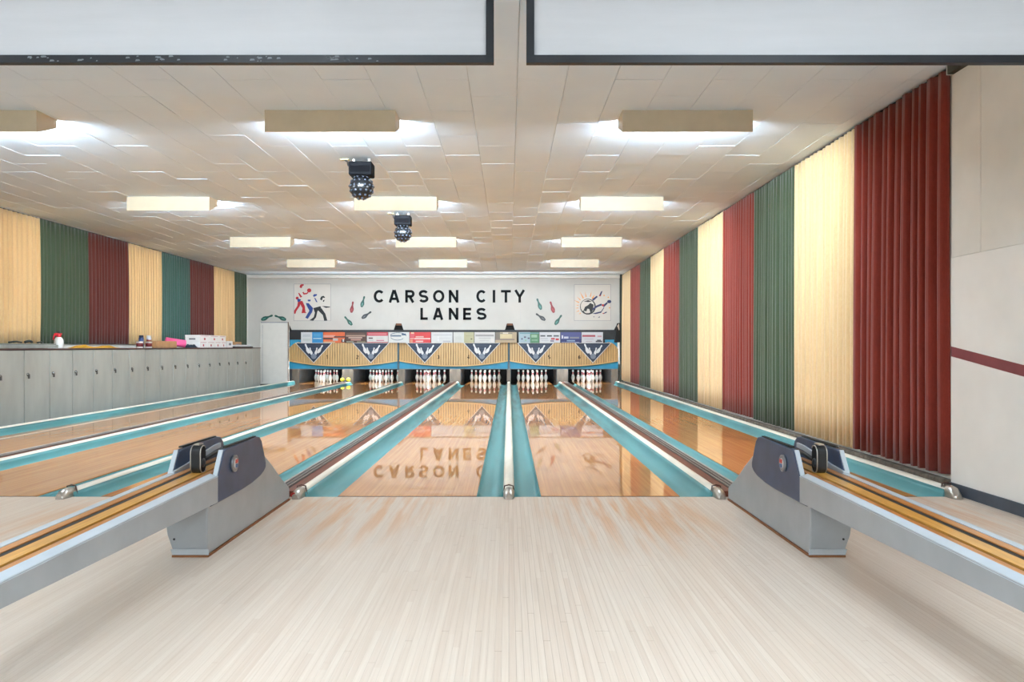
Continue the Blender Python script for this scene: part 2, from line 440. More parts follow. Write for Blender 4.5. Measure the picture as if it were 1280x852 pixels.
# the door
dr = struct(MB().box((dx0, YS-0.045, 0.0), (dx1, YS-0.002, dz)).build('door_1', M_TRIMW)); bev(dr, 0.004, 1)
MB().box((dx0-0.015, YS-0.03, dz+0.004), (dx1+0.02, YS-0.002, dz+0.03)).build('door_header', mat('door_grey_edge', rgb(150, 150, 156), 0.6), dr)
MB().box((dx0-0.03, YS-0.03, 0), (dx0-0.006, YS-0.002, dz+0.03)).build('door_jamb', M_TRIMW, dr)
MB().box((dx1+0.004, YS-0.04, 0), (dx1+0.022, YS-0.002, dz+0.03)).build('door_jamb', mat('door_brown_edge', rgb(120, 96, 78), 0.6), dr)
MB().box((dx0+0.05, YS-0.05, 0.06), (dx0+0.06, YS-0.045, dz-0.06)).build('door_groove', mat('door_grey_edge', rgb(150, 150, 156), 0.6), dr)

# dark backing behind the cut-outs, the pit floor and roof
struct(MB().box((P(361, 0)[0], YS+0.30, 1.30), (XR-0.01, YS+0.34, CEIL-0.3)).build('wall_backing', M_PIT))
struct(MB().box((P(360, 0)[0]-0.25, YS+0.065, -0.16), (P(360, 0)[0]-0.02, 26.2, CEIL-0.3)).build('wall_pit_side', M_PIT))

# ================================================================== LANES AND DIVIDERS
ORD = ['farthest left', 'second from the left', 'third from the left', 'left of the two middle', 'right of the two middle', 'farthest right']
for i, cx in enumerate(LANES):
    t = thing('bowling_lane', ['oiled maple bowling lane nearest the grey lockers', 'oiled maple bowling lane second from the lockers',
        'oiled maple bowling lane third from the lockers, behind the left ball return', 'oiled maple bowling lane just left of the middle cap, mirroring the sign lettering',
        'oiled maple bowling lane just right of the middle cap', 'oiled maple bowling lane beside the curtained right wall'][i], 'bowling lane', (cx, YF, -0.16), 'six bowling lanes')
    MB().box((cx-LANE_W/2, YF+0.012, -0.158), (cx+LANE_W/2, 25.05, 0.0)).build('lane_bed', M_LANE, t)
    MB().box((cx-LANE_W/2, YF-0.013, -0.158), (cx+LANE_W/2, YF+0.011, -0.0015)).build('foul_line', mat('foul_line_dark', rgb(72, 52, 42), 0.6), t)
    MB().box((cx-LANE_W/2, 25.06, -0.158), (cx+LANE_W/2, 26.1, -0.10)).build('pit_floor', M_PIT, t)

def gutter_prof(xa, xb, za, zb_):
    top = [(xa + (xb-xa)*u, z) for u, z in ((0, za), (0.03, -0.030), (0.12, -0.052), (0.28, -0.064), (0.48, -0.068), (0.66, -0.064), (0.80, -0.052), (0.90, -0.026), (0.96, (zb_-0.026)/2), (1.0, zb_))]
    return top + [(xb, -0.155), (xa, -0.155)]
YS_ = [YF-0.008] + [6 + k*2.0 for k in range(9)] + [23.25, 23.30]
def cap_prof(x0, x1, zt):
    w = x1-x0; n = 6; pr = [(x0, -0.155), (x0, zt-0.022)]
    for k in range(n+1):
        a = PI - PI*k/n
        pr.append(((x0+x1)/2 + w/2*math.cos(a), zt-0.022 + 0.022*math.sin(a)))
    return pr + [(x1, -0.155)]
def end_fitting(t, xc, w, zt, button):
    y0 = YF - 0.125; y1 = YF + 0.06
    b = MB(); loops = []
    for y, hw, z in ((y0, 0.30, 0.018), (y0+0.02, 0.42, 0.042), (y0+0.06, 0.50, zt+0.008), (y0+0.12, 0.52, zt+0.016), (y1, 0.52, zt+0.006)):
        loops.append((y, hw*w, z))
    n = 8; k = len(b.v)
    for y, hw, z in loops:
        b.v.append((xc-hw, y, 0.001 if y < YF-0.02 else -0.02))
        for q in range(n+1):
            a = PI - PI*q/n; b.v.append((xc+hw*math.cos(a), y, max(0.004, z*0.45) + z*0.55*math.sin(a)))
        b.v.append((xc+hw, y, 0.001 if y < YF-0.02 else -0.02))
    m = n+3
    for i in range(len(loops)-1):
        for q in range(m):
            r = (q+1) % m; b.face([k+i*m+q, k+i*m+r, k+(i+1)*m+r, k+(i+1)*m+q], True)
    b.face([k+q for q in range(m)]); b.face([k+(len(loops)-1)*m+q for q in range(m)][::-1])
    e = b.build('end_fitting', M_CHROME, t); e['label'] = 'worn chrome end fitting'
    MB().lathe([(w*0.2, 0), (w*0.24, 0.004), (w*0.2, 0.008)], 10, (xc, y0-0.002, 0.022), 'y').build('bolt', M_CHROME, e)
    MB().tube([(xc-0.54*w, y1-0.02, 0.01), (xc-0.4*w, y1-0.02, zt+0.018), (xc, y1-0.02, zt+0.026), (xc+0.4*w, y1-0.02, zt+0.018), (xc+0.54*w, y1-0.02, 0.01)], 0.006, 6).build('collar', mat('dark_collar', rgb(90, 60, 50), 0.5), e)
    if button:
        MB().lathe([(0.020, 0), (0.020, 0.010), (0.012, 0.016)], 12, (xc-0.3*w, y0+0.02, 0.03), 'y').build('button', mat('red_button', rgb(190, 50, 44), 0.35), e)
HW = LANE_W/2
def gutter(t, xa, xb, zt):
    e = 0.002 if xb > xa else -0.002
    xa += e
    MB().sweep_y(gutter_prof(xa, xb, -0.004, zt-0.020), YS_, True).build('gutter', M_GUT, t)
def divider_narrow(xc, xl, xr, label, zt=0.055):
    t = thing('lane_divider', label, 'lane divider', (xc, YF, -0.16), 'dividers between the lanes')
    cw = 0.043
    if xl is not None: gutter(t, xl, xc-cw, zt)
    if xr is not None: gutter(t, xr, xc+cw, zt)
    c = MB().sweep_y(cap_prof(xc-cw, xc+cw, zt), YS_[:-1], True).build('cap', M_CAP, t); c['label'] = 'ivory rounded cap'
    end_fitting(t, xc, 2*cw*0.95, zt, False)
    return t
def divider_wide(xl, xr, side, label, button):
    """side +1: the broad cap stands on the right, -1: on the left"""
    xc = (xl+xr)/2
    t = thing('lane_divider', label, 'lane divider', (xc, YF, -0.16), 'dividers between the lanes')
    if side > 0: lx, sx = xr, -1
    else: lx, sx = xl, 1
    fx = xl if side > 0 else xr
    g = 0.25; cw = 0.078; zt = 0.055
    c0 = lx + sx*g; c1 = c0 + sx*cw            # broad cap
    gutter(t, lx, c0, zt)
    c = MB().sweep_y(cap_prof(min(c0, c1), max(c0, c1), zt), YS_[:-1], True).build('cap', M_CAP, t); c['label'] = 'ivory rounded cap'
    f0 = fx - sx*0.235; f1 = f0 - sx*0.022     # slim cap on the far side
    gutter(t, fx, f0, 0.055)
    MB().sweep_y(cap_prof(min(f0, f1), max(f0, f1), 0.053), YS_[:-1], True).build('rail', M_STEEL, t)
    a, b_ = c1, f1                              # ball track between the caps
    def at_(u): return a + (b_-a)*u
    MB().box((min(a, b_), YF+0.0, -0.155), (max(a, b_), 23.3, 0.040)).build('track_floor', M_REDBR, t)
    for u0, u1, z, m in ((0.48, 0.58, 0.045, M_DKTRK), (0.58, 0.605, 0.050, M_STEEL), (0.66, 0.78, 0.047, M_DKTRK), (0.78, 0.805, 0.052, M_STEEL), (0.84, 0.98, 0.049, M_DKTRK)):
        q0, q1 = sorted((at_(u0), at_(u1)))
        MB().box((q0, YF+0.01, 0.0405), (q1, 23.3, z)).build('track_rail', m, t)
    end_fitting(t, (c0+c1)/2, cw, zt, button)
    return t
L = LANES
divider_narrow(L[0]-HW-0.25, None, L[0]-HW, 'teal gutter and ivory cap along the foot of the lockers', 0.085)
divider_wide(L[0]+HW, L[1]-HW, 1, 'brown ball track with teal gutters, second divider from the lockers', False)
divider_narrow((L[1]+L[2])/2, L[1]+HW, L[2]-HW, 'ivory cap between teal gutters, passing left behind the left ball return', )
divider_wide(L[2]+HW, L[3]-HW, 1, 'brown ball track with teal gutters ending at the left ball return', True)
divider_narrow(0.0, L[3]+HW, L[4]-HW, 'ivory cap between two teal gutters in the very middle')
divider_wide(L[4]+HW, L[5]-HW, -1, 'brown ball track with teal gutters ending at the right ball return', False)
divider_narrow(L[5]+HW+0.25, L[5]+HW, None, 'teal gutter and ivory cap along the curtained right wall', 0.075)
# strip of floor between the lockers and the first cap, and at the right wall
struct(MB().box((XL, YF-0.012, -0.158), (L[0]-HW-0.25-0.046, YS-0.003, -0.006)).build('floor_strip', mat('grey_floor_paint', rgb(72, 66, 60), 0.7)))

# ================================================================== PINS
prof = [(0.0, 0.0), (0.0255, 0.0), (0.030, 0.006), (0.0365, 0.030), (0.0495, 0.062), (0.0575, 0.090), (0.0605, 0.114), (0.0590, 0.140), (0.0510, 0.174), (0.0395, 0.206),
        (0.0290, 0.232), (0.0235, 0.255), (0.0228, 0.268), (0.0245, 0.290), (0.0290, 0.318), (0.0322, 0.343), (0.0300, 0.362), (0.0220, 0.375), (0.0090, 0.3805), (0.0, 0.381)]
pin0 = thing('bowling_pin', 'x', 'bowling pin')
MB().lathe(prof[1:-1], 14).build('body', M_PIN, pin0)
MB().lathe([(0.0305, 0.229), (0.0268, 0.243), (0.0250, 0.252)], 14).build('neck_band', M_PINR, pin0)
MB().lathe([(0.0240, 0.268), (0.0253, 0.283), (0.0275, 0.297)], 14).build('neck_band', M_PINR, pin0)
LN = ['first lane', 'second lane', 'third lane', 'fourth lane', 'fifth lane', 'sixth lane']
RN = [['head pin'], ['left pin of the second row', 'right pin of the second row'], ['left pin of the third row', 'middle pin of the third row', 'right pin of the third row'],
      ['far left pin of the back row', 'inner left pin of the back row', 'inner right pin of the back row', 'far right pin of the back row']]
first = True
for li, cx in enumerate(LANES):
    for r in range(4):
        for k in range(r+1):
            loc = (cx + (k - r/2)*0.3048, YP + r*0.264, 0.0)
            if first: o = pin0; o.location = loc; first = False
            else: o = copy_tree(pin0, None, loc)
            tag(o, f'white red-banded bowling pin, {RN[r][k]}, {LN[li]}', 'bowling pin', 'pins standing on the pin decks')

# ================================================================== MASKING UNITS, KICKBACKS
def ribbon(b, pts, w, y, dy, closed=False):
    """flat stroke of width w through (x,z) points in the plane y, thickness dy towards -y"""
    n = len(pts); Lp = []; Rp = []
    for i in range(n):
        p = Vector(pts[i])
        if closed: a = Vector(pts[i-1]); c = Vector(pts[(i+1) % n])
        else: a = Vector(pts[max(0, i-1)]); c = Vector(pts[min(n-1, i+1)])
        d1 = (p-a); d2 = (c-p)
        d1 = d1.normalized() if d1.length > 1e-9 else d2.normalized()
        d2 = d2.normalized() if d2.length > 1e-9 else d1
        n1 = Vector((-d1.y, d1.x)); n2 = Vector((-d2.y, d2.x)); m = (n1+n2)
        m = m.normalized() if m.length > 1e-6 else n1
        s = w/2/max(0.5, m.dot(n1))
        Lp.append(p+m*s); Rp.append(p-m*s)
    k = len(b.v)
    for q in (Lp, Rp):
        for p in q: b.v.append((p.x, y-dy, p.y))
    for q in (Lp, Rp):
        for p in q: b.v.append((p.x, y, p.y))
    rng = range(n) if closed else range(n-1)
    for i in rng:
        j = (i+1) % n
        b.face([k+i, k+j, k+n+j, k+n+i])
        b.face([k+2*n+i, k+2*n+j, k+j, k+i]); b.face([k+n+i, k+n+j, k+3*n+j, k+3*n+i])
    if not closed:
        b.face([k, k+n, k+3*n, k+2*n]); b.face([k+n-1, k+2*n-1, k+4*n-1, k+3*n-1])
def arc(cx, cz, rx, rz, a0, a1, n=14):
    return [(cx+rx*math.cos(math.radians(a0+(a1-a0)*k/n)), cz+rz*math.sin(math.radians(a0+(a1-a0)*k/n))) for k in range(n+1)]
def glyph(ch, w, h, s):
    """strokes of a bold grotesque capital or digit inside a w by h box (centre lines), stroke s"""
    x0, x1, z0, z1 = s/2, w-s/2, s/2, h-s/2; xm, zm = w/2, h/2
    rx, rz = (x1-x0)/2, (z1-z0)/2
    if ch == 'C': return [arc(xm, zm, rx, rz, 42, 318, 20)]
    if ch == 'O': return [arc(xm, zm, rx, rz, 0, 360, 24)[:-1] + ['closed']]
    if ch == 'A': return [[(x0*0.9, 0), (xm-s*0.12, h)], [(x1+s*0.05, 0), (xm+s*0.12, h)], [(x0+rx*0.36, h*0.30), (x1-rx*0.36, h*0.30)]]
    if ch == 'R':
        r4 = (z1-(zm-s*0.05))/2
        return [[(x0, 0), (x0, h)], [(x0, z1), (x1-r4, z1)] + arc(x1-r4, z1-r4, r4, r4, 90, -90, 8)[1:] + [(x0, z1-2*r4)], [(xm-s*0.1, z1-2*r4), (x1-s*0.05, 0)]]
    if ch == 'S':
        q = rz/2
        return [arc(xm, z1-q, rx*0.97, q, 25, 250, 14) + arc(xm, z0+q, rx, q, 70, -155, 14)]
    if ch == 'N': return [[(x0, 0), (x0, h)], [(x1, 0), (x1, h)], [(x0, h-s*0.3), (x1, s*0.3)]]
    if ch == 'I': return [[(xm, 0), (xm, h)]]
    if ch == 'T': return [[(0, z1), (w, z1)], [(xm, 0), (xm, z1)]]
    if ch == 'Y': return [[(x0*0.7, h), (xm, h*0.45)], [(x1+s*0.15, h), (xm, h*0.45)], [(xm, 0), (xm, h*0.5)]]
    if ch == 'L': return [[(x0, 0), (x0, h)], [(0, z0), (w, z0)]]
    if ch == 'E': return [[(x0, 0), (x0, h)], [(0, z0), (w, z0)], [(0, z1), (w, z1)], [(0, zm), (w*0.93, zm)]]
    if ch == '1': return [[(xm, 0), (xm, h)], [(xm-rx*0.9, h*0.78), (xm, h-s*0.3)]]
    if ch == '2': return [arc(xm, z1-rz*0.5, rx, rz*0.5, 165, -30, 10) + [(x0, z0), (w, z0)]]
    if ch == '3': return [arc(xm, z1-rz*0.5, rx*0.9, rz*0.5, 150, -90, 10), arc(xm, z0+rz*0.5, rx, rz*0.5, 90, -150, 10)]
    if ch == '4': return [[(x1-rx*0.4, 0), (x1-rx*0.4, h), (x0, h*0.3), (w, h*0.3)]]
    if ch == '5': return [[(x1, z1), (x0, z1), (x0, zm)] + arc(xm, z0+rz*0.55, rx, rz*0.55, 130, -150, 12)]
    if ch == '6': return [arc(xm, z0+rz*0.52, rx, rz*0.52, 0, 360, 16)[:-1] + ['closed'], [(x0, z0+rz*0.5), (x0+rx*0.3, z1-rz*0.3), (x1-rx*0.2, z1)]]
    return []
def letter(ch, x, z, w, h, s, y, dy, name, m, parent):
    b = MB()
    for st in glyph(ch, w, h, s):
        closed = st[-1] == 'closed'
        pts = [(x+p[0], z+p[1]) for p in (st[:-1] if closed else st)]
        ribbon(b, pts, s, y, dy, closed)
    return b.build(name, m, parent)
def pin_shape(p_head, p_base, fat=1.0):
    """outline of a bowling pin between two (x,z) points"""
    a = Vector(p_head); c = Vector(p_base); d = (c-a); Ln = d.length; d.normalize(); n = Vector((-d.y, d.x))
    pr = [(0, 0.03), (0.03, 0.065), (0.10, 0.085), (0.20, 0.075), (0.32, 0.062), (0.46, 0.10), (0.60, 0.155), (0.72, 0.17), (0.85, 0.14), (1.0, 0.075)]
    return [tuple(a+d*(t*Ln)+n*(r*Ln*fat)) for t, r in pr] + [tuple(a+d*(t*Ln)-n*(r*Ln*fat)) for t, r in reversed(pr)]

def mask_unit(ui, c):
    t = thing('masking_unit', ['slatted maple pin mask over lanes 1 and 2, beside the white door', 'slatted maple pin mask over lanes 3 and 4, in the middle', 'slatted maple pin mask over lanes 5 and 6, at the right wall'][ui],
              'pin mask', (c, YM, 0.46), 'slatted pin masks with triangular pennants')
    hw = 1.665
    lround, rround = ui == 0, ui == 2
    zt = 1.27; zc, ze = 0.545, 0.70
    def zbot(u): return zc + (ze-zc)*abs(u)**2.0
    def ybow(u): return YM + 0.10*abs(u)**2.2
    def ztop(u):
        if lround and u < -0.80: return zt + 0.02 - 0.22*((-u-0.80)/0.2)**2.2
        if rround and u > 0.80: return zt + 0.02 - 0.22*((u-0.80)/0.2)**2.2
        return zt
    n = 44
    b = MB()
    for k in range(n):
        if k == n//2 - 0 and False: continue
        u0 = -1 + 2*k/n; u1 = -1 + 2*(k+1)/n; e = 0.0045 if k not in (n//2-1,) else 0.006
        xa, xb = c+hw*u0+e*1.6, c+hw*u1-e*1.6
        for z0a, z0b, z1a, z1b in ((zbot(u0)+0.03, zbot(u1)+0.03, ztop(u0), ztop(u1)),):
            y0, y1 = ybow(u0), ybow(u1)
            b.hexa([(xa, y0, z0a), (xb, y1, z0b), (xb, y1+0.03, z0b), (xa, y0+0.03, z0a), (xa, y0, z1a), (xb, y1, z1b), (xb, y1+0.03, z1b), (xa, y0+0.03, z1a)])
    w = b.build('slats', M_WOODP, t); stuff(w)
    # backing board behind the joints, bottom rail following the curve
    b = MB()
    for k in range(n):
        u0 = -1 + 2*k/n; u1 = -1 + 2*(k+1)/n; xa, xb = c+hw*u0, c+hw*u1; y0, y1 = ybow(u0)+0.031, ybow(u1)+0.031
        b.hexa([(xa, y0, zbot(u0)+0.02), (xb, y1, zbot(u1)+0.02), (xb, y1+0.02, zbot(u1)+0.02), (xa, y0+0.02, zbot(u0)+0.02), (xa, y0, ztop(u0)), (xb, y1, ztop(u1)), (xb, y1+0.02, ztop(u1)), (xa, y0+0.02, ztop(u0))])
    b.build('backing', mat('mask_joint_brown', rgb(96, 70, 46), 0.7), t)
    b = MB()
    for k in range(n):
        u0 = -1 + 2*k/n; u1 = -1 + 2*(k+1)/n; xa, xb = c+hw*u0, c+hw*u1; y0, y1 = ybow(u0)-0.008, ybow(u1)-0.008
        b.hexa([(xa, y0, zbot(u0)), (xb, y1, zbot(u1)), (xb, y1+0.05, zbot(u1)), (xa, y0+0.05, zbot(u0)), (xa, y0, zbot(u0)+0.032), (xb, y1, zbot(u1)+0.032), (xb, y1+0.05, zbot(u1)+0.032), (xa, y0+0.05, zbot(u0)+0.032)])
    b.build('bottom_rail', M_WOODE, t)
    MB().box((c-hw+0.005, YM+0.135, 0.462), (c+hw-0.005, YM+0.17, 0.80)).build('blue_band', M_BLUE, t)
    MB().box((c-hw+0.005, YM+0.12, 0.455), (c+hw-0.005, YM+0.19, 0.475)).build('lower_edge', mat('mask_grey_edge', rgb(96, 116, 124), 0.5), t)
    if lround or rround:
        s = -1 if lround else 1
        MB().box((min(c+s*hw*0.76, c+s*hw*0.985), YM+0.14, 0.9), (max(c+s*hw*0.76, c+s*hw*0.985), YM+0.17, 1.36)).build('blue_end', M_BLUE, t)
        MB().box((min(c+s*hw*0.74, c+s*hw*1.0), YM+0.16, 1.30), (max(c+s*hw*0.74, c+s*hw*1.0), YM+0.20, 1.62)).build('black_end_board', M_BLACK, t)
    # lamp behind the mask that lights the pins
    MB().tube([(c-1.5, YM+0.35, 0.72), (c+1.5, YM+0.35, 0.72)], 0.02, 8).build('pit_tube', emit('pit_tube_light', (0.92, 0.97, 1, 1), 85.0), t)
    for s in (-1, 1):
        lc = c + s*0.872; y = YM - 0.012
        pn = MB().plate([(lc-0.565, y, 1.262), (lc+0.565, y, 1.262), (lc, y, 0.645)], (0, 0.012, 0)).build('pennant', M_PRINTW, t)
        pn['label'] = 'navy triangular pennant with white pins'
        y -= 0.002
        MB().plate([(lc-0.532, y, 1.253), (lc+0.532, y, 1.253), (lc, y, 0.672)], (0, 0.002, 0)).build('navy_field', M_NAVY, pn)
        b = MB()
        for zz in (1.19, 1.135, 1.08, 1.02, 0.96, 0.90, 0.84):
            hwz = 0.50*(zz-0.70)/0.536
            b.box((lc-hwz*0.93, y-0.0015, zz), (lc+hwz*0.93, y, zz+0.010))
        b.build('field_lines', M_NAVYL, pn)
        for (ha, hz), (ba, bz), f in (((-0.255, 1.232), (-0.135, 0.945), 1.0), ((-0.115, 1.12), (-0.055, 0.90), 1.05), ((0.105, 1.12), (0.055, 0.90), 1.05), ((0.275, 1.195), (0.125, 0.955), 1.0)):
            o = pin_shape((lc+ha, hz), (lc+ba, bz), f)
            MB().plate([(p[0], y-0.004, p[1]) for p in o], (0, 0.002, 0)).build('pin_print', M_PRINTW, pn)
        MB().plate([(p[0], y-0.006, p[1]) for p in arc(lc+0.005, 0.855, 0.085, 0.085, 0, 360, 16)[:-1]], (0, 0.002, 0)).build('ball_print', M_PRINTG, pn)
        num = str(2*ui + (1 if s < 0 else 2))
        letter(num, c + s*0.46 - 0.035, 0.775, 0.07, 0.115, 0.018, ybow(s*0.28), 0.004, 'number', M_INK, t)
    return t
for ui, c in enumerate(UNITS): mask_unit(ui, c)
# posts between the masks
for k, x in enumerate((-PAIR, 0.0)):
    tag(bev(MB().box((x-0.022, YM+0.055, 0.44), (x+0.022, YM+0.13, 1.255)).build('mask_post', mat('mask_post_teal', rgb(70, 98, 110), 0.5), loc=(x, YM, 0.44)), 0.004, 1),
        ['teal-grey post in the gap between the left and middle masks', 'teal-grey post in the gap between the middle and right masks'][k], 'post', 'posts between the masks')
# kickback boards beside the pin decks
def kick(xa, xb, label, dark=0):
    t = thing('kickback', label, 'partition', ((xa+xb)/2, 24.0, -0.16), 'partitions between the pin decks')
    MB().box((xa, 23.35, -0.155), (xb, 25.3, 0.62)).build('board', M_KICK, t)
    for s in (-1, 1):
        if s == dark or dark == 0:
            X0, X1 = (xb, xb+0.012) if s > 0 else (xa-0.012, xa)
            MB().box((X0, 23.42, 0.03), (X1, 25.3, 0.40)).build('side_pad', M_KICKD, t)
    return t
KN = ['at the far left, beside the white door', 'between the first and second lanes', 'between the second and third lanes', 'between the third and fourth lanes', 'thin one in the very middle', 'between the fifth and sixth lanes', 'at the far right wall']
kick(L[0]-HW-0.30, L[0]-HW-0.10, 'grey-brown pin deck partition '+KN[0], 1)
kick((L[0]+HW+L[1]-HW)/2-0.17, (L[0]+HW+L[1]-HW)/2+0.17, 'grey-brown pin deck partition '+KN[1])
kick(-PAIR-0.10, -PAIR+0.10, 'grey-brown pin deck partition '+KN[2])
kick(-PAIR/2-0.17, -PAIR/2+0.17, 'grey-brown pin deck partition '+KN[3])
kick(-0.055, 0.055, 'grey-brown pin deck partition '+KN[4])
kick(PAIR/2-0.17, PAIR/2+0.17, 'grey-brown pin deck partition '+KN[5])
kick(L[5]+HW+0.10, L[5]+HW+0.30, 'grey-brown pin deck partition '+KN[6], -1)
xk = (L[0]+HW+L[1]-HW)/2
for k, dx in enumerate((-0.13, 0.06)):
    tag(MB().lathe([(0.02, 0), (0.055, 0.02), (0.07, 0.06), (0.055, 0.10), (0.02, 0.12)], 12, (xk+dx, 23.20, 0.0585)).build('yellow_bumper', mat('yellow_plastic', rgb(232, 214, 60), 0.4), loc=(xk+dx, 23.20, 0.0585)),
        ['left of two yellow knobs at the end of the ball track beside lane 1', 'right of two yellow knobs at the end of the ball track beside lane 1'][k], 'knob', 'yellow knobs')

# ================================================================== LETTERING, DECALS, POSTERS ON THE SIGN WALL
t = thing('wall_lettering', 'black block letters CARSON CITY LANES on the white wall', 'lettering', P(561, 401))
def word(chs, y0, y1):
    for ch, x0, x1 in chs:
        a = P(x0, y1); b_ = P(x1, y0)
        letter(ch, a[0], a[2], b_[0]-a[0], b_[2]-a[2], 0.078, YS-0.0012, 0.014, 'letter', M_INK, t)
word([('C', 467.2, 481), ('A', 486, 499.4), ('R', 506.6, 518.3), ('S', 523.4, 535.6), ('O', 541.3, 555.5), ('N', 561, 573), ('C', 595.4, 608.6), ('I', 615.5, 619.5), ('T', 626.2, 638.6), ('Y', 643.2, 656)], 362.3, 378)
word([('L', 525.5, 534.7), ('A', 541.2, 554), ('N', 561, 573), ('E', 579, 589), ('S', 595.4, 608.2)], 384.6, 399.6)
DG = mat('decal_green', rgb(26, 84, 74), 0.45); DR = mat('decal_red', rgb(140, 22, 30), 0.45); DK = mat('decal_charcoal', rgb(38, 41, 44), 0.45)
DGL = mat('decal_green_light', rgb(84, 140, 128), 0.45); DRL = mat('decal_red_light', rgb(176, 70, 72), 0.45); DKL = mat('decal_charcoal_light', rgb(92, 96, 98), 0.45)
def decal(h, b_, m, ml, label, y=YS):
    a, c = at(*h, YS), at(*b_, YS)
    t = thing('pin_decal', label, 'decal', c, 'painted pin shapes on the wall')
    MB().plate([(p[0], y-0.008, p[1]) for p in pin_shape((a[0], a[2]), (c[0], c[2]))], (0, 0.0065, 0)).build('pin_shape', m, t)
    d = Vector((c[0]-a[0], c[2]-a[2])); s0 = Vector((a[0], a[2]))+d*0.62; s1 = Vector((a[0], a[2]))+d*0.88
    b = MB(); ribbon(b, [tuple(s0), tuple((s0+s1)/2), tuple(s1)], 0.035, y-0.008, 0.0015); b.build('highlight', ml, t)
decal((441.3, 376.6), (439.2, 390.7), DR, DRL, 'red painted pin beside the left poster')
decal((455.6, 370), (451.9, 383.7), DG, DGL, 'green painted pin, upper one of the left cluster')
decal((464.1, 389.3), (452.3, 397.7), DK, DKL, 'charcoal painted pin of the left cluster')
decal((430.8, 395.4), (440.1, 406.2), DG, DGL, 'green painted pin, lowest of the left cluster')
decal((671.3, 372.9), (676.4, 386.9), DG, DGL, 'green painted pin, upper one of the right cluster')
decal((687.9, 376.6), (692.4, 390.7), DR, DRL, 'red painted pin of the right cluster')
decal((669.9, 391.8), (681.6, 400.1), DK, DKL, 'charcoal painted pin of the right cluster')
decal((702, 393.5), (693.8, 405.7), DG, DGL, 'green painted pin, lowest of the right cluster')
decal((341, 393.8), (326.6, 399.6), DG, DGL, 'green painted pin above the white door, left one')
decal((343.4, 394.2), (357.6, 399.6), DG, DGL, 'green painted pin above the white door, right one')
PAPER = mat('poster_paper', rgb(198, 191, 182), 0.6, var=0.01); PLINE = mat('poster_edge', rgb(150, 150, 150), 0.6, var=0.01)
RED = mat('print_red', rgb(168, 18, 30), 0.5, var=0.01); BLU = mat('print_blue', rgb(20, 54, 122), 0.5, var=0.01); BLK = mat('print_black', rgb(13, 13, 15), 0.5, var=0.01)
NVY = mat('print_navy', rgb(26, 36, 84), 0.5, var=0.01); ORA = mat('print_orange', rgb(224, 140, 50), 0.5, var=0.01)
def poster(ox, oy, fr, shapes, label):
    def Q(p): return at(ox + p[0]/10.65, oy + p[1]/10.65, YS)
    a, c = Q((fr[0], fr[3])), Q((fr[2], fr[1]))
    t = thing('poster', label, 'poster', ((a[0]+c[0])/2, YS, a[2]))
    MB().box((a[0], YS-0.010, a[2]), (c[0], YS-0.001, c[2])).build('sheet', PAPER, t)
    b = MB()
    e = 0.014
    for q in (((a[0], a[2]), (c[0], a[2]+e)), ((a[0], c[2]-e), (c[0], c[2])), ((a[0], a[2]), (a[0]+e, c[2])), ((c[0]-e, a[2]), (c[0], c[2]))):
        b.box((q[0][0], YS-0.0135, q[0][1]), (q[1][0], YS-0.0105, q[1][1]))
    b.build('edge', PLINE, t)
    for k, (nm, m, polys) in enumerate(shapes):
        b = MB()
        for pl in polys:
            if isinstance(pl, tuple):
                cx, cy, rx, ry = pl; pl = [(cx+rx*math.cos(q*PI/9), cy+ry*math.sin(q*PI/9)) for q in range(18)]
            b.plate([(Q(p)[0], YS-0.0125-0.0012*k, Q(p)[2]) for p in pl], (0, 0.001, 0))
        b.build(nm, m, t)
poster(350, 340, (183, 155, 680, 650), [
    ('bowler_print', RED, [[(262,197),(270,170),(295,158),(320,162),(316,178),(300,186),(290,212),(272,210)], (390,243,29,27), [(298,268),(318,262),(322,278),(352,276),(372,262),(380,276),(356,294),(316,300)],
        [(243,282),(256,274),(298,328),(274,340)], (230,346,20,20), [(240,390),(282,394),(266,450),(218,520),(206,558),(182,545),(190,512),(232,448)], [(268,384),(300,384),(332,455),(342,540),(288,547),(300,480),(274,432)], [(320,545),(352,535),(352,545)]]),
    ('bowler_print', BLU, [[(230,350),(282,362),(268,392),(236,396)], [(440,312),(455,292),(496,293),(490,312),(450,332)], [(455,340),(474,346),(502,402),(482,396)], [(370,366),(410,366),(406,390),(372,388)],
        [(345,410),(385,414),(442,478),(430,530),(372,622),(338,606),(392,512),(360,452)]]),
    ('bowler_print', BLK, [[(533,362),(548,326),(578,314),(602,332),(596,344),(572,340),(560,378)], [(560,452),(600,452),(672,460),(662,470),(612,476)], [(578,372),(598,368),(584,398),(570,388)],
        [(445,478),(540,453),(550,472),(500,520),(482,600),(445,646),(394,640),(450,600),(466,540)], [(500,500),(552,478),(604,550),(632,644),(590,647),(572,572)]]),
], 'poster of three bowlers in red, blue and black at the left')
rays = []
for a, r0, r1, w in ((100, 130, 205, 7), (118, 125, 225, 9), (138, 130, 200, 7), (155, 128, 210, 7), (172, 125, 165, 6), (188, 130, 170, 6), (205, 130, 175, 6), (222, 125, 160, 6), (76, 135, 215, 7), (60, 120, 185, 12)):
    ca, sa = math.cos(math.radians(a)), -math.sin(math.radians(a))
    rays.append([(795+r0*ca-w*sa, 458+r0*sa+w*ca), (795+r1*ca, 458+r1*sa), (795+r0*ca+w*sa, 458+r0*sa-w*ca)])
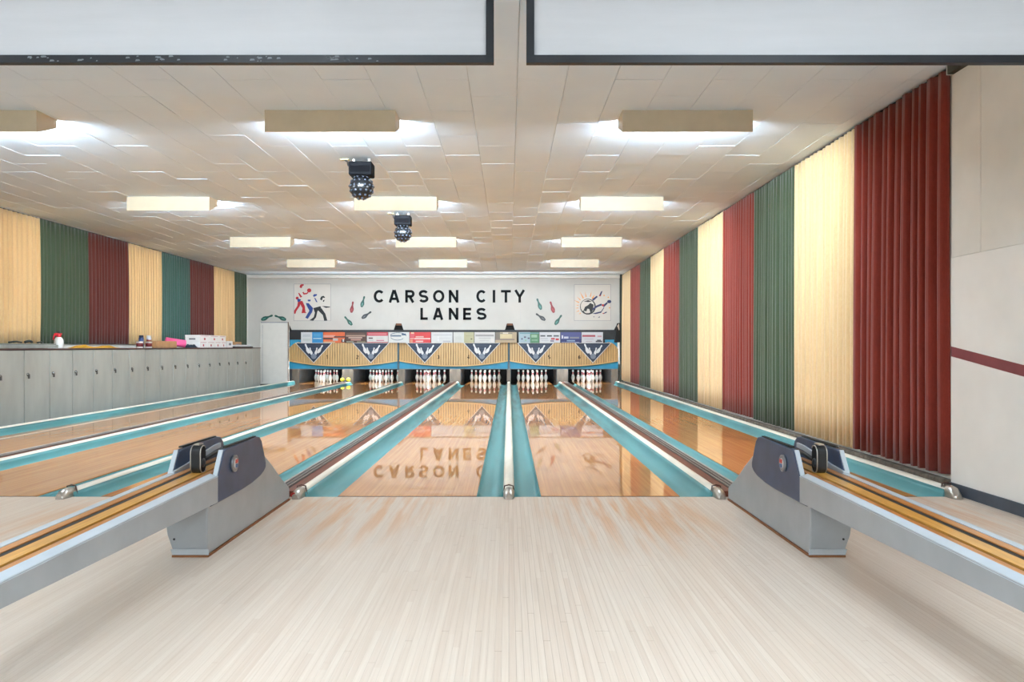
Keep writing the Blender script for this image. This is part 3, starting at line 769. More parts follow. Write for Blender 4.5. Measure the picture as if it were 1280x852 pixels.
poster(660, 340, (612, 162, 1103, 648), [
    ('rays_print', ORA, rays + [(1012, 310, 9, 9), (1068, 335, 9, 9), (1085, 475, 9, 9)]),
    ('ball_outline', BLK, [(797, 460, 106, 106)]),
    ('ball_print', PAPER, [(792, 455, 92, 92)]),
    ('ball_print', BLK, [[(758,462),(800,438),(828,410),(872,432),(866,502),(832,545),(815,492),(790,486),(776,522),(738,512)], [(740,390),(800,372),(850,392),(800,398)], [(715,520),(740,512),(760,545),(740,545)]]),
    ('figure_print', NVY, [[(850,362),(915,314),(928,330),(870,382)], [(942,318),(972,258),(992,250),(966,322)], [(848,496),(900,448),(975,418),(988,440),(920,468),(866,506)], [(985,448),(1050,398),(1062,416),(1010,466)], (1080, 392, 28, 22),
        [(852,552),(920,534),(970,522),(976,540),(900,558)], [(1000,548),(1044,524),(1052,536),(1005,558)], [(930,602),(956,588),(952,606)], [(866,592),(884,588),(880,604)], [(968,526),(1008,466),(1014,474),(976,534)]]),
    ('figure_print', RED, [(996, 440, 15, 15), (957, 312, 9, 9), (1000, 548, 9, 7)]),
], 'poster of a black and white ball with a navy tumbling figure at the right')
# dark jacket hung in the corner at the right end of the masks
b = MB(); xj, zj = at(772.5, 0, YS-0.2)[0], 1.28
b.prism([(xj-0.11, YS-0.20, zj), (xj+0.07, YS-0.20, zj), (xj+0.07, YS-0.071, zj), (xj-0.11, YS-0.071, zj)], [(xj-0.02, YS-0.19, zj+0.58), (xj+0.06, YS-0.19, zj+0.60), (xj+0.06, YS-0.072, zj+0.60), (xj-0.02, YS-0.072, zj+0.58)])
o = b.build('hanging_cover', mat('black_cloth', rgb(28, 27, 27), 0.9), loc=(xj, YS-0.1, zj)); bev(o, 0.02, 2); tag(o, 'black cloth bundle hanging at the right end of the mask', 'cloth')
MB().plate([(xj-0.03, YS-0.205, zj+0.50), (xj+0.03, YS-0.205, zj+0.58), (xj+0.05, YS-0.205, zj+0.40), (xj+0.03, YS-0.205, zj+0.36)], (0, 0.006, 0)).build('lining', mat('pale_lining', rgb(200, 180, 165), 0.8), o)

# ================================================================== ADVERTISEMENT PANELS ABOVE THE MASKS
PAL = {}
def pc(r, g, b_):
    k = 'print_%d_%d_%d' % (r, g, b_)
    f = 0.84
    return mat(k, rgb(r*f, g*f, b_*f), 0.45, var=0.02, vscale=9)
ADS = [
 (376.7, 404.2, 'pale grey and bright blue advertising panel at the far left', (226, 228, 228), [((0.51, 0, 1, 1), (46, 150, 212)), ((0.56, 0.36, 0.94, 0.46), (190, 225, 240)), ((0.58, 0.62, 0.9, 0.68), (110, 186, 224)), ((0.58, 0.78, 0.9, 0.83), (110, 186, 224)), ((0.08, 0.55, 0.44, 0.8), (206, 210, 214)), ((0.08, 0.2, 0.44, 0.4), (210, 216, 212))]),
 (404.5, 431.6, 'orange advertising panel with a dark tool picture', (240, 112, 60), [((0, 0.52, 0.55, 0.72), (236, 170, 150)), ((0, 0.32, 0.45, 0.46), (64, 52, 48)), ((0, 0, 0.55, 0.12), (226, 190, 150)), ((0.45, 0.2, 0.68, 0.42), (210, 206, 196)), ((0.5, 0.5, 1, 0.62), (70, 48, 44)), ((0.84, 0.05, 1, 0.32), (40, 40, 46)), ((0.9, 0.1, 0.97, 0.35), (220, 220, 220))]),
 (431.9, 458.6, 'dark brown advertising panel with pale lines of print', (80, 46, 34), [((0.03, 0.58, 0.95, 0.74), (176, 140, 120)), ((0.15, 0.42, 0.8, 0.54), (214, 176, 160)), ((0.26, 0.22, 0.74, 0.36), (206, 150, 134)), ((0.05, 0.05, 0.4, 0.14), (170, 170, 150)), ((0.55, 0.05, 0.95, 0.14), (150, 140, 110)), ((0.05, 0.82, 0.9, 0.9), (112, 76, 58))]),
 (458.9, 485.4, 'white advertising panel with a red band across the top', (232, 226, 222), [((0, 0.66, 1, 1), (206, 62, 74)), ((0, 0, 1, 0.08), (196, 70, 76)), ((0.06, 0.78, 0.94, 0.88), (226, 140, 144)), ((0.08, 0.38, 0.28, 0.5), (90, 50, 54)), ((0.45, 0.18, 0.82, 0.28), (204, 120, 136)), ((0.45, 0.42, 0.82, 0.47), (200, 206, 200)), ((0.1, 0.2, 0.3, 0.28), (190, 200, 196))]),
 (485.7, 512.0, 'white advertising panel with a blue swoosh emblem', (232, 231, 226), 'swoosh'),
 (512.3, 538.8, 'bright red advertising panel with white lettering lines', (226, 52, 54), [((0, 0.5, 0.22, 0.92), (220, 90, 100)), ((0.28, 0.5, 0.66, 0.62), (240, 190, 180)), ((0.22, 0.34, 0.98, 0.44), (246, 224, 214)), ((0.28, 0.08, 0.64, 0.2), (246, 214, 206)), ((0.0, 0.02, 0.14, 0.3), (236, 150, 120)), ((0.06, 0.86, 0.2, 0.98), (236, 200, 160)), ((0, 0.36, 0.2, 0.44), (240, 190, 180))]),
 (539.1, 566.0, 'plain white advertising panel with faint grey print, right of the red one', (226, 226, 224), [((0.1, 0.7, 0.95, 0.78), (196, 196, 200)), ((0.3, 0.14, 0.36, 0.6), (240, 240, 240)), ((0.55, 0.1, 0.9, 0.2), (190, 190, 190)), ((0.3, 0.42, 0.9, 0.46), (208, 208, 212))]),
 (566.6, 592.7, 'advertising panel half white and half khaki', (222, 222, 214), [((0.52, 0, 1, 1), (196, 190, 148)), ((0.84, 0.3, 0.92, 0.42), (120, 110, 84)), ((0.6, 0.62, 0.96, 0.68), (180, 172, 130)), ((0.1, 0.3, 0.4, 0.6), (214, 214, 206))]),
 (593.0, 618.8, 'white advertising panel with grey lettering, beside the khaki panels', (224, 222, 218), [((0.05, 0.6, 0.95, 0.78), (168, 164, 164)), ((0.2, 0.4, 0.8, 0.48), (196, 192, 190)), ((0.25, 0.2, 0.7, 0.26), (200, 196, 194)), ((0.8, 0.05, 0.95, 0.4), (236, 230, 226))]),
 (619.1, 646.0, 'brown and cream advertising panel with a building picture', (196, 172, 138), [((0, 0.36, 0.22, 1), (128, 118, 104)), ((0.22, 0.42, 0.78, 0.86), (226, 204, 156)), ((0, 0.26, 0.9, 0.36), (140, 124, 116)), ((0.2, 0.82, 0.8, 0.95), (150, 140, 120)), ((0.35, 0.84, 0.6, 0.98), (226, 214, 190))]),
 (648.2, 673.9, 'pale blue and green advertising panel with winter picture', (174, 194, 204), [((0.56, 0, 1, 1), (84, 140, 96)), ((0.62, 0.5, 0.9, 0.76), (160, 196, 164)), ((0.64, 0.2, 0.92, 0.3), (140, 180, 146)), ((0.05, 0.85, 1, 0.95), (110, 160, 166)), ((0.12, 0.3, 0.2, 0.44), (92, 90, 108)), ((0.26, 0.46, 0.36, 0.6), (84, 80, 100)), ((0.44, 0.36, 0.54, 0.5), (84, 80, 100)), ((0.3, 0.16, 0.38, 0.3), (150, 190, 160))]),
 (674.2, 700.2, 'white advertising panel with two red cars', (230, 230, 232), [((0.04, 0.58, 0.28, 0.72), (88, 88, 96)), ((0.36, 0.58, 0.6, 0.72), (60, 60, 66)), ((0.68, 0.58, 0.94, 0.72), (90, 90, 98)), ((0.04, 0.36, 0.4, 0.42), (170, 170, 176)), ((0.08, 0.18, 0.44, 0.23), (190, 190, 200)), ((0.56, 0.3, 0.74, 0.46), (208, 62, 66)), ((0.78, 0.24, 0.94, 0.42), (206, 54, 60)), ((0.52, 0.1, 0.7, 0.26), (150, 140, 160))]),
 (700.5, 726.4, 'blue advertising panel with white lettering', (74, 80, 142), [((0, 0, 1, 0.34), (30, 40, 106)), ((0.05, 0.4, 0.12, 0.7), (230, 230, 240)), ((0.16, 0.4, 0.38, 0.58), (214, 216, 230)), ((0.45, 0.4, 0.9, 0.56), (140, 140, 150)), ((0.3, 0.14, 0.7, 0.26), (150, 176, 206)), ((0.05, 0.04, 0.9, 0.08), (190, 196, 220))]),
 (726.7, 753.6, 'white advertising panel with red lettering at the far right', (226, 226, 230), [((0.03, 0.56, 0.64, 0.74), (184, 74, 88)), ((0.74, 0.54, 0.94, 0.68), (214, 160, 168)), ((0.12, 0.32, 0.56, 0.38), (196, 190, 206)), ((0.66, 0.06, 0.96, 0.2), (84, 84, 92)), ((0.72, 0.18, 0.9, 0.3), (84, 84, 92)), ((0.2, 0.1, 0.5, 0.14), (196, 170, 170))]),
]
YA = YM + 0.03
for x0, x1, label, bg, pr in ADS:
    a, c = at(x0, 428.3, YA), at(x1, 415.0, YA)
    t = thing('advertising_panel', label, 'advertisement', ((a[0]+c[0])/2, YA, a[2]), 'advertising panels above the masks')
    MB().box((a[0]+0.004, YA-0.05, a[2]), (c[0]-0.004, YA-0.035, c[2])).build('panel', pc(*bg), t)
    w, h = c[0]-a[0]-0.008, c[2]-a[2]
    if pr == 'swoosh':
        b = MB(); xc, zc_ = a[0]+0.47*w, a[2]+0.68*h
        pts = arc(xc, zc_, 0.38*w, 0.26*h, 160, -10, 14); ribbon(b, pts, 0.018, YA-0.0512, 0.001)
        pts = arc(xc-0.02, zc_-0.04, 0.32*w, 0.3*h, 190, 330, 12); ribbon(b, pts, 0.016, YA-0.0512, 0.001)
        b.box((xc+0.17*w, YA-0.0522, zc_+0.02*h), (xc+0.38*w, YA-0.0512, zc_+0.18*h)); b.build('print', pc(74, 98, 130), t)
        b = MB(); b.box((a[0]+0.1*w, YA-0.0522, a[2]+0.58*h), (a[0]+0.62*w, YA-0.0512, a[2]+0.74*h)); b.build('print', pc(120, 134, 152), t)
    else:
        for k, ((u0, v0, u1, v1), cc) in enumerate(pr):
            MB().box((a[0]+0.004+u0*w, YA-0.0512-0.0006*(k+1), a[2]+v0*h), (a[0]+0.004+u1*w, YA-0.0502, a[2]+v1*h)).build('print', pc(*cc), t)
# black board standing in for the dark gap above the panels
struct(MB().box((at(361.5, 0, YM)[0], YM+0.23, 1.30), (at(771, 0, YM)[0], YM+0.262, 1.66)).build('dark_gap_board', M_BLACK))

# ================================================================== CEILING LAMPS
ROW_POWER = (1.0, 0.80, 0.58, 0.36)   # the glow fades from row to row towards the pins
def make_lamp(strength, tube, key):
    t = thing('ceiling_lamp', 'x', 'ceiling lamp')
    w, d, h = 0.61, 0.32, 0.20
    zc = 0.006
    MB().box((-w, 0, -h), (w, 0.012, zc)).build('front_board', M_TAN, t)
    for s in (-1, 1):
        x0, x1 = (-w, -w+0.008) if s < 0 else (w-0.008, w)
        MB().plate([(x0, 0.0125, -h), (x0, 0.0125, zc), (x0, d, zc), (x0, 0.300, -0.082)], (x1-x0, 0, 0)).build('end_cap', M_TAN, t)
    pr = [(0.016, -h+0.010), (0.20, -0.112), (0.291, -0.076), (d-0.014, 0.004), (0.016, 0.004)]
    b = MB(); b.prism([(-w+0.009, y, z) for y, z in pr], [(w-0.009, y, z) for y, z in pr], caps=True)
    b.build('lens', emit(key, LAMP_COL, strength), t, fix=True)
    pr = [(0.292, -0.076), (0.298, -0.076), (d-0.004, 0.004), (d-0.010, 0.004)]
    b = MB(); b.prism([(-w+0.009, y, z) for y, z in pr], [(w-0.009, y, z) for y, z in pr])
    b.build('tube_slot', emit(key+'_tube', LAMP_COL, tube), t)
    return t
def make_fill_lamp():  # added out of view, facing down to light the floor more than the screens
    t = thing('ceiling_lamp', 'x', 'ceiling lamp')
    for a, b_ in (((-0.66, -0.33), (0.66, -0.30)), ((-0.66, 0.30), (0.66, 0.33)), ((-0.66, -0.30), (-0.63, 0.30)), ((0.63, -0.30), (0.66, 0.30))):
        MB().box((a[0], a[1], -0.06), (b_[0], b_[1], 0.004)).build('frame_bar', M_TAN, t)
    MB().box((-0.629, -0.299, -0.05), (0.629, 0.299, 0.004)).build('diffuser', emit('fill_lamp_diffuser', LAMP_COL, LAMP_FILL), t)
    return t
lampB = make_fill_lamp()
LX = (-5.03, -1.675, 1.675); LY = (6.94, 10.95, 15.0, 18.85)
cn = ['left', 'middle', 'right']; rn = ['first row, nearest the camera', 'second row', 'third row', 'farthest row, nearest the sign wall']
cnt = 0
for r, y in enumerate(LY):
    lampA = make_lamp(LAMP_LANE*ROW_POWER[r], LAMP_TUBE*ROW_POWER[r], 'lamp_lens_row_%d' % r)
    for c in range(3):
        loc = (LX[c], y, CEIL)
        o = lampA if c == 0 else copy_tree(lampA)
        o.location = loc
        tag(o, f'cream boxed ceiling lamp, {cn[c]} one of the {rn[r]}', 'ceiling lamp', 'boxed ceiling lamps over the lanes')
cnt = 0
for r, y in enumerate((1.4, -1.6, -4.4)):
    for c in range(3):
        o = lampB if cnt == 0 else copy_tree(lampB)
        o.location = (LX[c], y, CEIL); cnt += 1
        tag(o, f'added unseen flat ceiling lamp behind the screens, {cn[c]} one of the {["front", "middle", "rear"][r]} row', 'ceiling lamp', 'added flat ceiling lamps out of view')

# disco lights
def disco(x, y, label):
    t = thing('disco_light', label, 'disco light', (x, y, CEIL), 'disco ball lights')
    b = MB().box((x-0.135, y-0.10, CEIL-0.205), (x+0.135, y+0.12, CEIL-0.045)); bev(b.build('housing', mat('disco_black_case', rgb(15, 16, 20), 0.7, var=0.15, spec=0.08), t), 0.015, 2)
    MB().box((x-0.115, y-0.106, CEIL-0.17), (x+0.115, y-0.1005, CEIL-0.10)).build('vent_panel', mat('disco_vent', rgb(12, 12, 15), 0.8, spec=0.05), t)
    for s in (-1, 1):
        MB().box((x+s*0.09-0.012, y-0.02, CEIL-0.05), (x+s*0.09+0.012, y+0.02, CEIL-0.001)).build('mount', mat('pale_mount', rgb(190, 186, 176), 0.5), t)
    MB().tube([(x-0.13, y, CEIL-0.10), (x-0.16, y, CEIL-0.07), (x-0.165, y, CEIL-0.03), (x-0.20, y, CEIL-0.006)], 0.010, 6).build('cable', M_RUB, t)
    MB().box((x-0.25, y-0.03, CEIL-0.012), (x-0.15, y+0.03, CEIL-0.0005)).build('cable_plate', mat('brass_plate', rgb(200, 186, 140), 0.5), t)
    MB().lathe([(0.05, CEIL-0.23), (0.06, CEIL-0.205)], 12, (x, y, 0)).build('neck', M_BLACK, t)
    zc = CEIL-0.335; R = 0.142
    bp = MB().lathe([(R*math.cos(a), R*math.sin(a)) for a in [(-PI/2+0.05) + (PI-0.1)*k/12 for k in range(13)]], 20, (x, y, zc)).build('ball', mat('disco_ball_shell', rgb(18, 19, 22), 0.25, var=0.1), t)
    lens = bpy.data.meshes.new('lens'); lb = MB().lathe([(0.014, 0), (0.014, 0.006), (0.009, 0.010), (0.003, 0.011)], 8)
    lens.from_pydata(lb.v, [], lb.f); lens.materials.append(mat('lens_glass', rgb(66, 72, 82), 0.15, var=0.05, coat=0.3))
    for ring, nn in ((-70, 5), (-45, 10), (-20, 13), (5, 14), (30, 12), (55, 8)):
        for k in range(nn):
            a = 2*PI*(k + (ring % 2)*0.5)/nn; e = math.radians(ring)
            d = Vector((math.cos(a)*math.cos(e), math.sin(a)*math.cos(e), math.sin(e)))
            o = bpy.data.objects.new('lens', lens); C.objects.link(o); o.parent = bp
            o.location = Vector((0, 0, zc-CEIL)) + d*(R-0.002); o.rotation_euler = d.to_track_quat('Z', 'Y').to_euler()
disco(-1.737, 8.75, 'larger, nearer black disco ball light under the ceiling')
disco(-1.755, 12.3, 'smaller, farther black disco ball light under the ceiling')

# ================================================================== OVERHEAD SCREENS
def screen(xa, xb, label, chips):
    y, z0, z1 = 3.60, H + (CY-79.5)*3.60/FPX, 3.345; fw = 0.038
    t = thing('projection_screen', label, 'screen', ((xa+xb)/2, y, z0), 'overhead screens')
    MB().box((xa+fw, y+0.004, z0+fw), (xb-fw, y+0.016, z1-fw)).build('sheet', M_SCREEN, t)
    for a, b_ in (((xa, z0), (xb, z0+fw)), ((xa, z1-fw), (xb, z1)), ((xa, z0+fw), (xa+fw, z1-fw)), ((xb-fw, z0+fw), (xb, z1-fw))):
        MB().box((a[0], y-0.012, a[1]), (b_[0], y+0.022, b_[1])).build('frame_bar', M_SFRAME, t)
    for xx in (xa+0.5, xb-0.5):
        MB().box((xx-0.015, y+0.022, z1-0.05), (xx+0.015, y+0.03, CEIL-0.0005)).build('hanger', M_BLACK, t)
    if chips:
        rg = random.Random(3); b = MB()
        for k in range(46):
            c = rg.choice([-2.1, -2.0, -1.85, -1.62, -1.5, -1.42, -1.15, -1.02, -0.98, -0.62, -0.5]) + rg.uniform(-0.07, 0.07) - 0.2
            zz = z0 + rg.uniform(0.004, 0.028); s = rg.uniform(0.003, 0.013)
            b.plate([(c, y-0.0122, zz), (c+s*2, y-0.0122, zz+0.002), (c+s*1.6, y-0.0122, zz+0.004+s*0.4), (c+s*0.3, y-0.0122, zz+s*0.5+0.003)], (0, -0.0008, 0))
        stuff(b.build('paint_chips', M_CHIP, t))
screen(at(658, 0, 3.6)[0], 3.30, 'white overhead screen in a black frame, hanging at the right', False)
screen(-3.34, at(617.3, 0, 3.6)[0], 'white overhead screen with a chipped black frame, hanging at the left', True)

# ================================================================== CURTAINS
CREAM = (220, 182, 130); CREAM_R = (226, 196, 150); MAROON = (132, 50, 38); MAROON_L = (96, 44, 37); GREEN = (68, 82, 61); TEALG = (62, 94, 86)
def curtain_mat(name, c):
    if name in MATS: return MATS[name]
    m, nt, b = new_mat(name)
    v = coords(nt, (1, 4, 0.25), 'World')
    base = mixc(nt, ramp(nt, noise(nt, v, 1.4, 3), 0.3, 0.7), tuple(x*0.84 for x in rgb(*c)[:3]) + (1,), rgb(*c))
    weave = noise(nt, coords(nt, (120, 120, 26), 'World'), 1.0, 2)
    base = mixc(nt, 0.07, base, ramp(nt, weave, 0.3, 0.7, (0.02, 0.02, 0.02, 1), (1, 1, 1, 1)), 'OVERLAY')
    nt.links.new(base, b.inputs['Base Color']); b.inputs['Roughness'].default_value = 0.9
    b.inputs['Sheen Weight'].default_value = 0.25; b.inputs['Specular IOR Level'].default_value = 0.2
    bump(nt, b, weave, 0.25, 0.003)
    MATS[name] = m; return m
def curtain(xw, s, y0, y1, m, label, seed, amp=0.032, np_=12, z0=0.125, z1=3.335, edge=0.0):
    rg = random.Random(seed); W = y1-y0
    cuts = [0]
    for k in range(np_): cuts.append(cuts[-1] + rg.uniform(0.75, 1.25))
    cuts = [c/cuts[-1] for c in cuts]
    us = []
    for k in range(np_):
        A = amp*rg.uniform(0.75, 1.2)
        for q in range(12):
            f = q/12; us.append((cuts[k]+(cuts[k+1]-cuts[k])*f, A, f))
    us.append((1.0, amp, 0.0))
    rows = 9; b = MB(); n = len(us); ph = rg.uniform(0, 6)
    for r in range(rows):
        h = r/(rows-1); z = z0 + (z1-z0)*h
        for u, A, f in us:
            fold = min(1.0, max(0.0, (0.5-0.5*math.cos(2*PI*f))*1.7-0.25))
            bow = edge*math.sin(PI*h)
            x = xw + s*(0.012 + A*(0.85+0.3*(1-h))*fold + 0.006*math.sin(ph+u*5+h*2))
            b.v.append((x, y0 + W*u + bow + 0.002*math.sin(h*3+u*20+ph), z))
    for r in range(rows-1):
        for k in range(n-1): b.face([r*n+k, r*n+k+1, (r+1)*n+k+1, (r+1)*n+k], True)
    loc = (xw, (y0+y1)/2, z0)
    t = thing('curtain', label, 'curtain', loc, 'pleated wall curtains')
    o = b.build('pleats', m, t, fix=False)
    so = o.modifiers.new('cloth', 'SOLIDIFY'); so.thickness = 0.003; so.offset = 0
    MB().box((min(xw, xw+s*0.03), y0+0.01, z1+0.001), (max(xw, xw+s*0.03), y1-0.01, z1+0.013)).build('rail', M_BLACK, t)
cn_ = {'m': 'maroon', 'c': 'cream', 'g': 'green'}
mm_ = {'m': curtain_mat('maroon_cloth', MAROON), 'c': curtain_mat('cream_cloth', CREAM_R), 'g': curtain_mat('green_cloth', GREEN)}
ys = [YW+0.01, 7.42, 8.98, 10.5, 12.0, 13.55, 15.07, 16.55, 18.08, 19.55, 21.05, 22.66]
seq = 'mcgmcgmcgmc'; seen = {}
ordw = ['nearest', 'second', 'third', 'fourth']
for k, ch in enumerate(seq):
    i = seen.get(ch, 0); seen[ch] = i+1
    curtain(XR, -1, ys[k]+0.004, ys[k+1]-0.004, mm_[ch], f'{cn_[ch]} pleated curtain on the right wall, {ordw[i]} {cn_[ch]} one from the camera', 40+k, 0.058 if k == 0 else 0.036, 12 if k == 0 else 15, z0=0.13+0.01*(k % 3 == 0), edge=0.012)
ml_ = {'m': curtain_mat('dark_maroon_cloth', MAROON_L), 'c': curtain_mat('tan_cream_cloth', CREAM), 'g': curtain_mat('dark_green_cloth', GREEN), 't': curtain_mat('teal_green_cloth', TEALG)}
cn_['t'] = 'teal-green'
yl = [9.68, 11.20, 12.69, 14.16, 15.64, 17.15, 18.66, 20.17, 21.7, 22.66]
labs = ['maroon pleated curtain on the left wall, outside the left edge', 'cream pleated curtain on the left wall, above the flat grey box', 'dark green pleated curtain on the left wall behind the sprayer',
        'dark maroon pleated curtain on the left wall, left of the paint cans', 'cream pleated curtain on the left wall behind the cans', 'teal-green pleated curtain on the left wall behind the pink roll',
        'dark maroon pleated curtain on the left wall behind the white cartons', 'cream pleated curtain on the left wall nearest the sign wall', 'green pleated curtain on the left wall at the sign wall corner']
for k, ch in enumerate('mcgmctmcg'):
    curtain(XL, 1, yl[k]+0.004, yl[k+1]-0.004, ml_[ch], labs[k], 80+k, 0.034, 13, z0=1.20, edge=0.02)

# ================================================================== LOCKERS
XLK = -7.13; LKD = 0.72; ZLK = 1.10; DWD = 0.605
def make_locker():
    t = thing('locker_cabinet', 'x', 'cabinet')
    w = 2*DWD
    b = MB()
    b.box((-LKD, 0.003, 0.012), (-0.022, w-0.003, ZLK)); b.box((-LKD+0.05, 0.01, 0.0), (-0.03, w-0.01, 0.012))
    b.build('body', mat('locker_grey_seam_shade', rgb(84, 86, 82), 0.6), t)  # body grey darkened to put shade into the door gaps
    for k in range(2):
        d = bev(MB().box((-0.0215, k*DWD+0.008, 0.016), (0.0, (k+1)*DWD-0.008, ZLK-0.006)).build('door', M_LOCK, t), 0.004, 1)
        y = k*DWD + 0.075
        MB().lathe([(0.026, 0.0005), (0.026, 0.010), (0.012, 0.020), (0.010, 0.026)], 10, (0, y, 0.735), 'x').build('lock', mat('locker_chrome', rgb(150, 148, 144), 0.25, metal=0.8), d)
        MB().box((0.012, y-0.012, 0.675), (0.026, y+0.012, 0.735)).build('handle', mat('handle_dark_steel', rgb(84, 84, 84), 0.35, metal=0.6), d)
    return t
lk0 = make_locker()
lw = ['leftmost in view', 'second from the left', 'third from the left', 'fourth from the left', 'fifth from the left', 'sixth from the left', 'seventh from the left', 'eighth from the left', 'ninth from the left, last before the plain end panel']
for k in range(9):
    o = lk0 if k == 0 else copy_tree(lk0)
    o.location = (XLK, 9.705 + k*1.2115, 0.0)
    tag(o, f'grey two-door metal locker cabinet, {lw[k]}', 'cabinet', 'row of grey lockers')
ye = 9.705 + 9*1.2115
o = bev(MB().box((XLK-LKD, ye+0.012, 0.0), (XLK, 21.28, ZLK)).build('end_panel', M_LOCK, loc=(XLK, 21.0, 0)), 0.004, 1)
tag(o, 'plain grey end panel closing the locker row next to the white door', 'panel')
top = bev(MB().box((XLK-LKD-0.01, 9.7, ZLK+0.001), (XLK+0.012, 21.30, ZLK+0.022)).build('worktop', M_LOCKTOP, loc=(XLK, 15, ZLK)), 0.003, 1)
tag(top, 'thin dark brown top running along all the lockers', 'worktop')
ZT = ZLK + 0.0225

# things lying on the lockers
def on(px, x): return FPX * x / (px - CX)      # depth of a point on the locker top seen at pixel column px
def item(name, label, cat, x, y, group=None): return thing(name, label, cat, (x, y, ZT), group)
# flat grey case
t = item('flat_case', 'long flat grey case lying at the left end of the locker top', 'case', -7.45, 11.9)
bev(MB().box((-7.62, 10.6, ZT), (-7.30, 12.02, ZT+0.055)).build('case_body', mat('case_grey', rgb(150, 150, 142), 0.6), t), 0.008, 2)
bev(MB().box((-7.60, 10.62, ZT+0.0555), (-7.32, 12.0, ZT+0.075)).build('case_lid', mat('case_grey_dark', rgb(126, 126, 118), 0.6), t), 0.006, 2)
for k, (y0, y1, h) in enumerate(((11.05, 11.35, 0.035), (11.42, 11.60, 0.05), (11.72, 11.88, 0.03))):
    b = MB().tube([(-7.45, y0, ZT+0.077+h*0.4), (-7.44, (y0+y1)/2, ZT+0.077+h*0.8), (-7.46, y1, ZT+0.077+h*0.4)], h*0.4, 8)
    tag(b.build('hand_tool', mat('tool_dark', rgb(48, 54, 50), 0.5), loc=(-7.45, y0, ZT+0.077)), ['longest dark hand tool lying on the flat grey case', 'thick dark hand tool in the middle of the flat grey case', 'shortest dark hand tool on the flat grey case'][k], 'tool', 'tools on the grey case')
# pump sprayer
y = on(73.5, -7.42); t = item('pump_sprayer', 'white pump sprayer with a red head on the lockers', 'sprayer', -7.42, y)
MB().lathe([(0.062, 0), (0.07, 0.008), (0.072, 0.09), (0.066, 0.14), (0.045, 0.175), (0.030, 0.185)], 18, (-7.42, y, ZT)).build('bottle', mat('sprayer_white', rgb(232, 230, 226), 0.4), t)
SR = mat('sprayer_red', rgb(214, 34, 46), 0.4)
MB().lathe([(0.034, 0.1855), (0.036, 0.20), (0.030, 0.225), (0.026, 0.24)], 14, (-7.42, y, ZT)).build('collar', SR, t)
b = MB(); b.tube([(-7.42, y-0.005, ZT+0.23), (-7.42, y-0.10, ZT+0.225)], 0.024, 8); b.tube([(-7.42, y-0.10, ZT+0.228), (-7.42, y-0.135, ZT+0.20), (-7.42, y-0.15, ZT+0.14)], 0.011, 8); b.tube([(-7.42, y, ZT+0.23), (-7.42, y+0.075, ZT+0.236)], 0.014, 8)
b.build('trigger_head', SR, t)
MB().lathe([(0.016, 0.2405), (0.016, 0.262), (0.024, 0.266), (0.022, 0.28)], 10, (-7.42, y, ZT)).build('pump_knob', M_BLACK, t)
# sheet of paper
tag(MB().box((-7.33, on(60, -7.3), ZT), (-7.20, on(80, -7.3), ZT+0.004)).build('paper_sheet', M_PRINTW, loc=(-7.27, on(70, -7.3), ZT)), 'white sheet of paper lying in front of the sprayer', 'paper')
# yellow cloth: a crumpled heap
def heap(name, label, cat, x0, x1, y0, y1, h, m, seed):
    rg = random.Random(seed); n1, n2 = 10, 22; b = MB()
    bumps = [(rg.random(), rg.random(), rg.uniform(0.10, 0.25), rg.uniform(0.5, 1)) for _ in range(9)]
    for i in range(n1+1):
        for j in range(n2+1):
            u, v = i/n1, j/n2
            e = min(1, 4*min(u, 1-u))*min(1, 6*min(v, 1-v))
            z = sum(a*math.exp(-((u-p)**2+(v-q)**2)/s**2) for p, q, s, a in bumps)/1.9
            wob = 0.05*math.sin(7*u+seed)+0.04*math.sin(11*v+seed)
            b.v.append((x0+(x1-x0)*(u+wob*(v-0.5)), y0+(y1-y0)*(v+0.4*wob*(u-0.5)), ZT+0.004+h*min(1.0, z)*e**0.5))
    for i in range(n1):
        for j in range(n2): k = i*(n2+1)+j; b.face([k, k+n2+1, k+n2+2, k+1], True)
    o = b.build(name, m, loc=((x0+x1)/2, (y0+y1)/2, ZT), fix=True)
    so = o.modifiers.new('cloth', 'SOLIDIFY'); so.thickness = 0.0035; so.offset = -1 if False else 0
    tag(o, label, cat); return o
heap('yellow_cloth', 'crumpled yellow cloth lying on the lockers', 'cloth', -7.60, -7.25, on(97, -7.4), on(140, -7.4), 0.075, mat('yellow_cloth', rgb(214, 158, 40), 0.9), 5)
heap('dark_cloth', 'crumpled dark blue cloth in front of the white cartons', 'cloth', -7.44, -7.20, 16.97, 17.30, 0.13, mat('dark_blue_cloth', rgb(34, 48, 62), 0.9), 9)
# tins and spray cans
def can(name, label, px, x, r, h, mb, mt, cap, grp):
    y = on(px, x); t = item(name, label, 'can', x, y, grp)
    MB().lathe([(r*0.95, 0), (r, 0.006), (r, h*0.80), (r*0.98, h*0.82)], 16, (x, y, ZT)).build('can_body', mb, t)
    MB().lathe([(r*1.003, h*0.18), (r*1.003, h*0.66)], 16, (x, y, ZT)).build('can_label', mt, t)
    if cap: MB().lathe([(r*0.9, h*0.8205), (r*0.9, h*0.97), (r*0.75, h)], 16, (x, y, ZT)).build('can_cap', cap, t)
    else: MB().lathe([(r*1.02, h*0.8205), (r*1.02, h*0.88), (r*0.9, h*0.88)], 16, (x, y, ZT)).build('can_lid', M_CHROME, t)
TR = mat('tin_label_dark_red', rgb(116, 34, 40), 0.4); TW_ = mat('tin_label_white', rgb(224, 220, 216), 0.4)
can('paint_can', 'small paint can with dark red label, left one of two in front', 174.5, -7.30, 0.062, 0.15, TW_, TR, None, 'cans on the lockers')
can('paint_can', 'small paint can with dark red label, right one of two in front', 186, -7.30, 0.062, 0.15, TW_, TR, None, 'cans on the lockers')
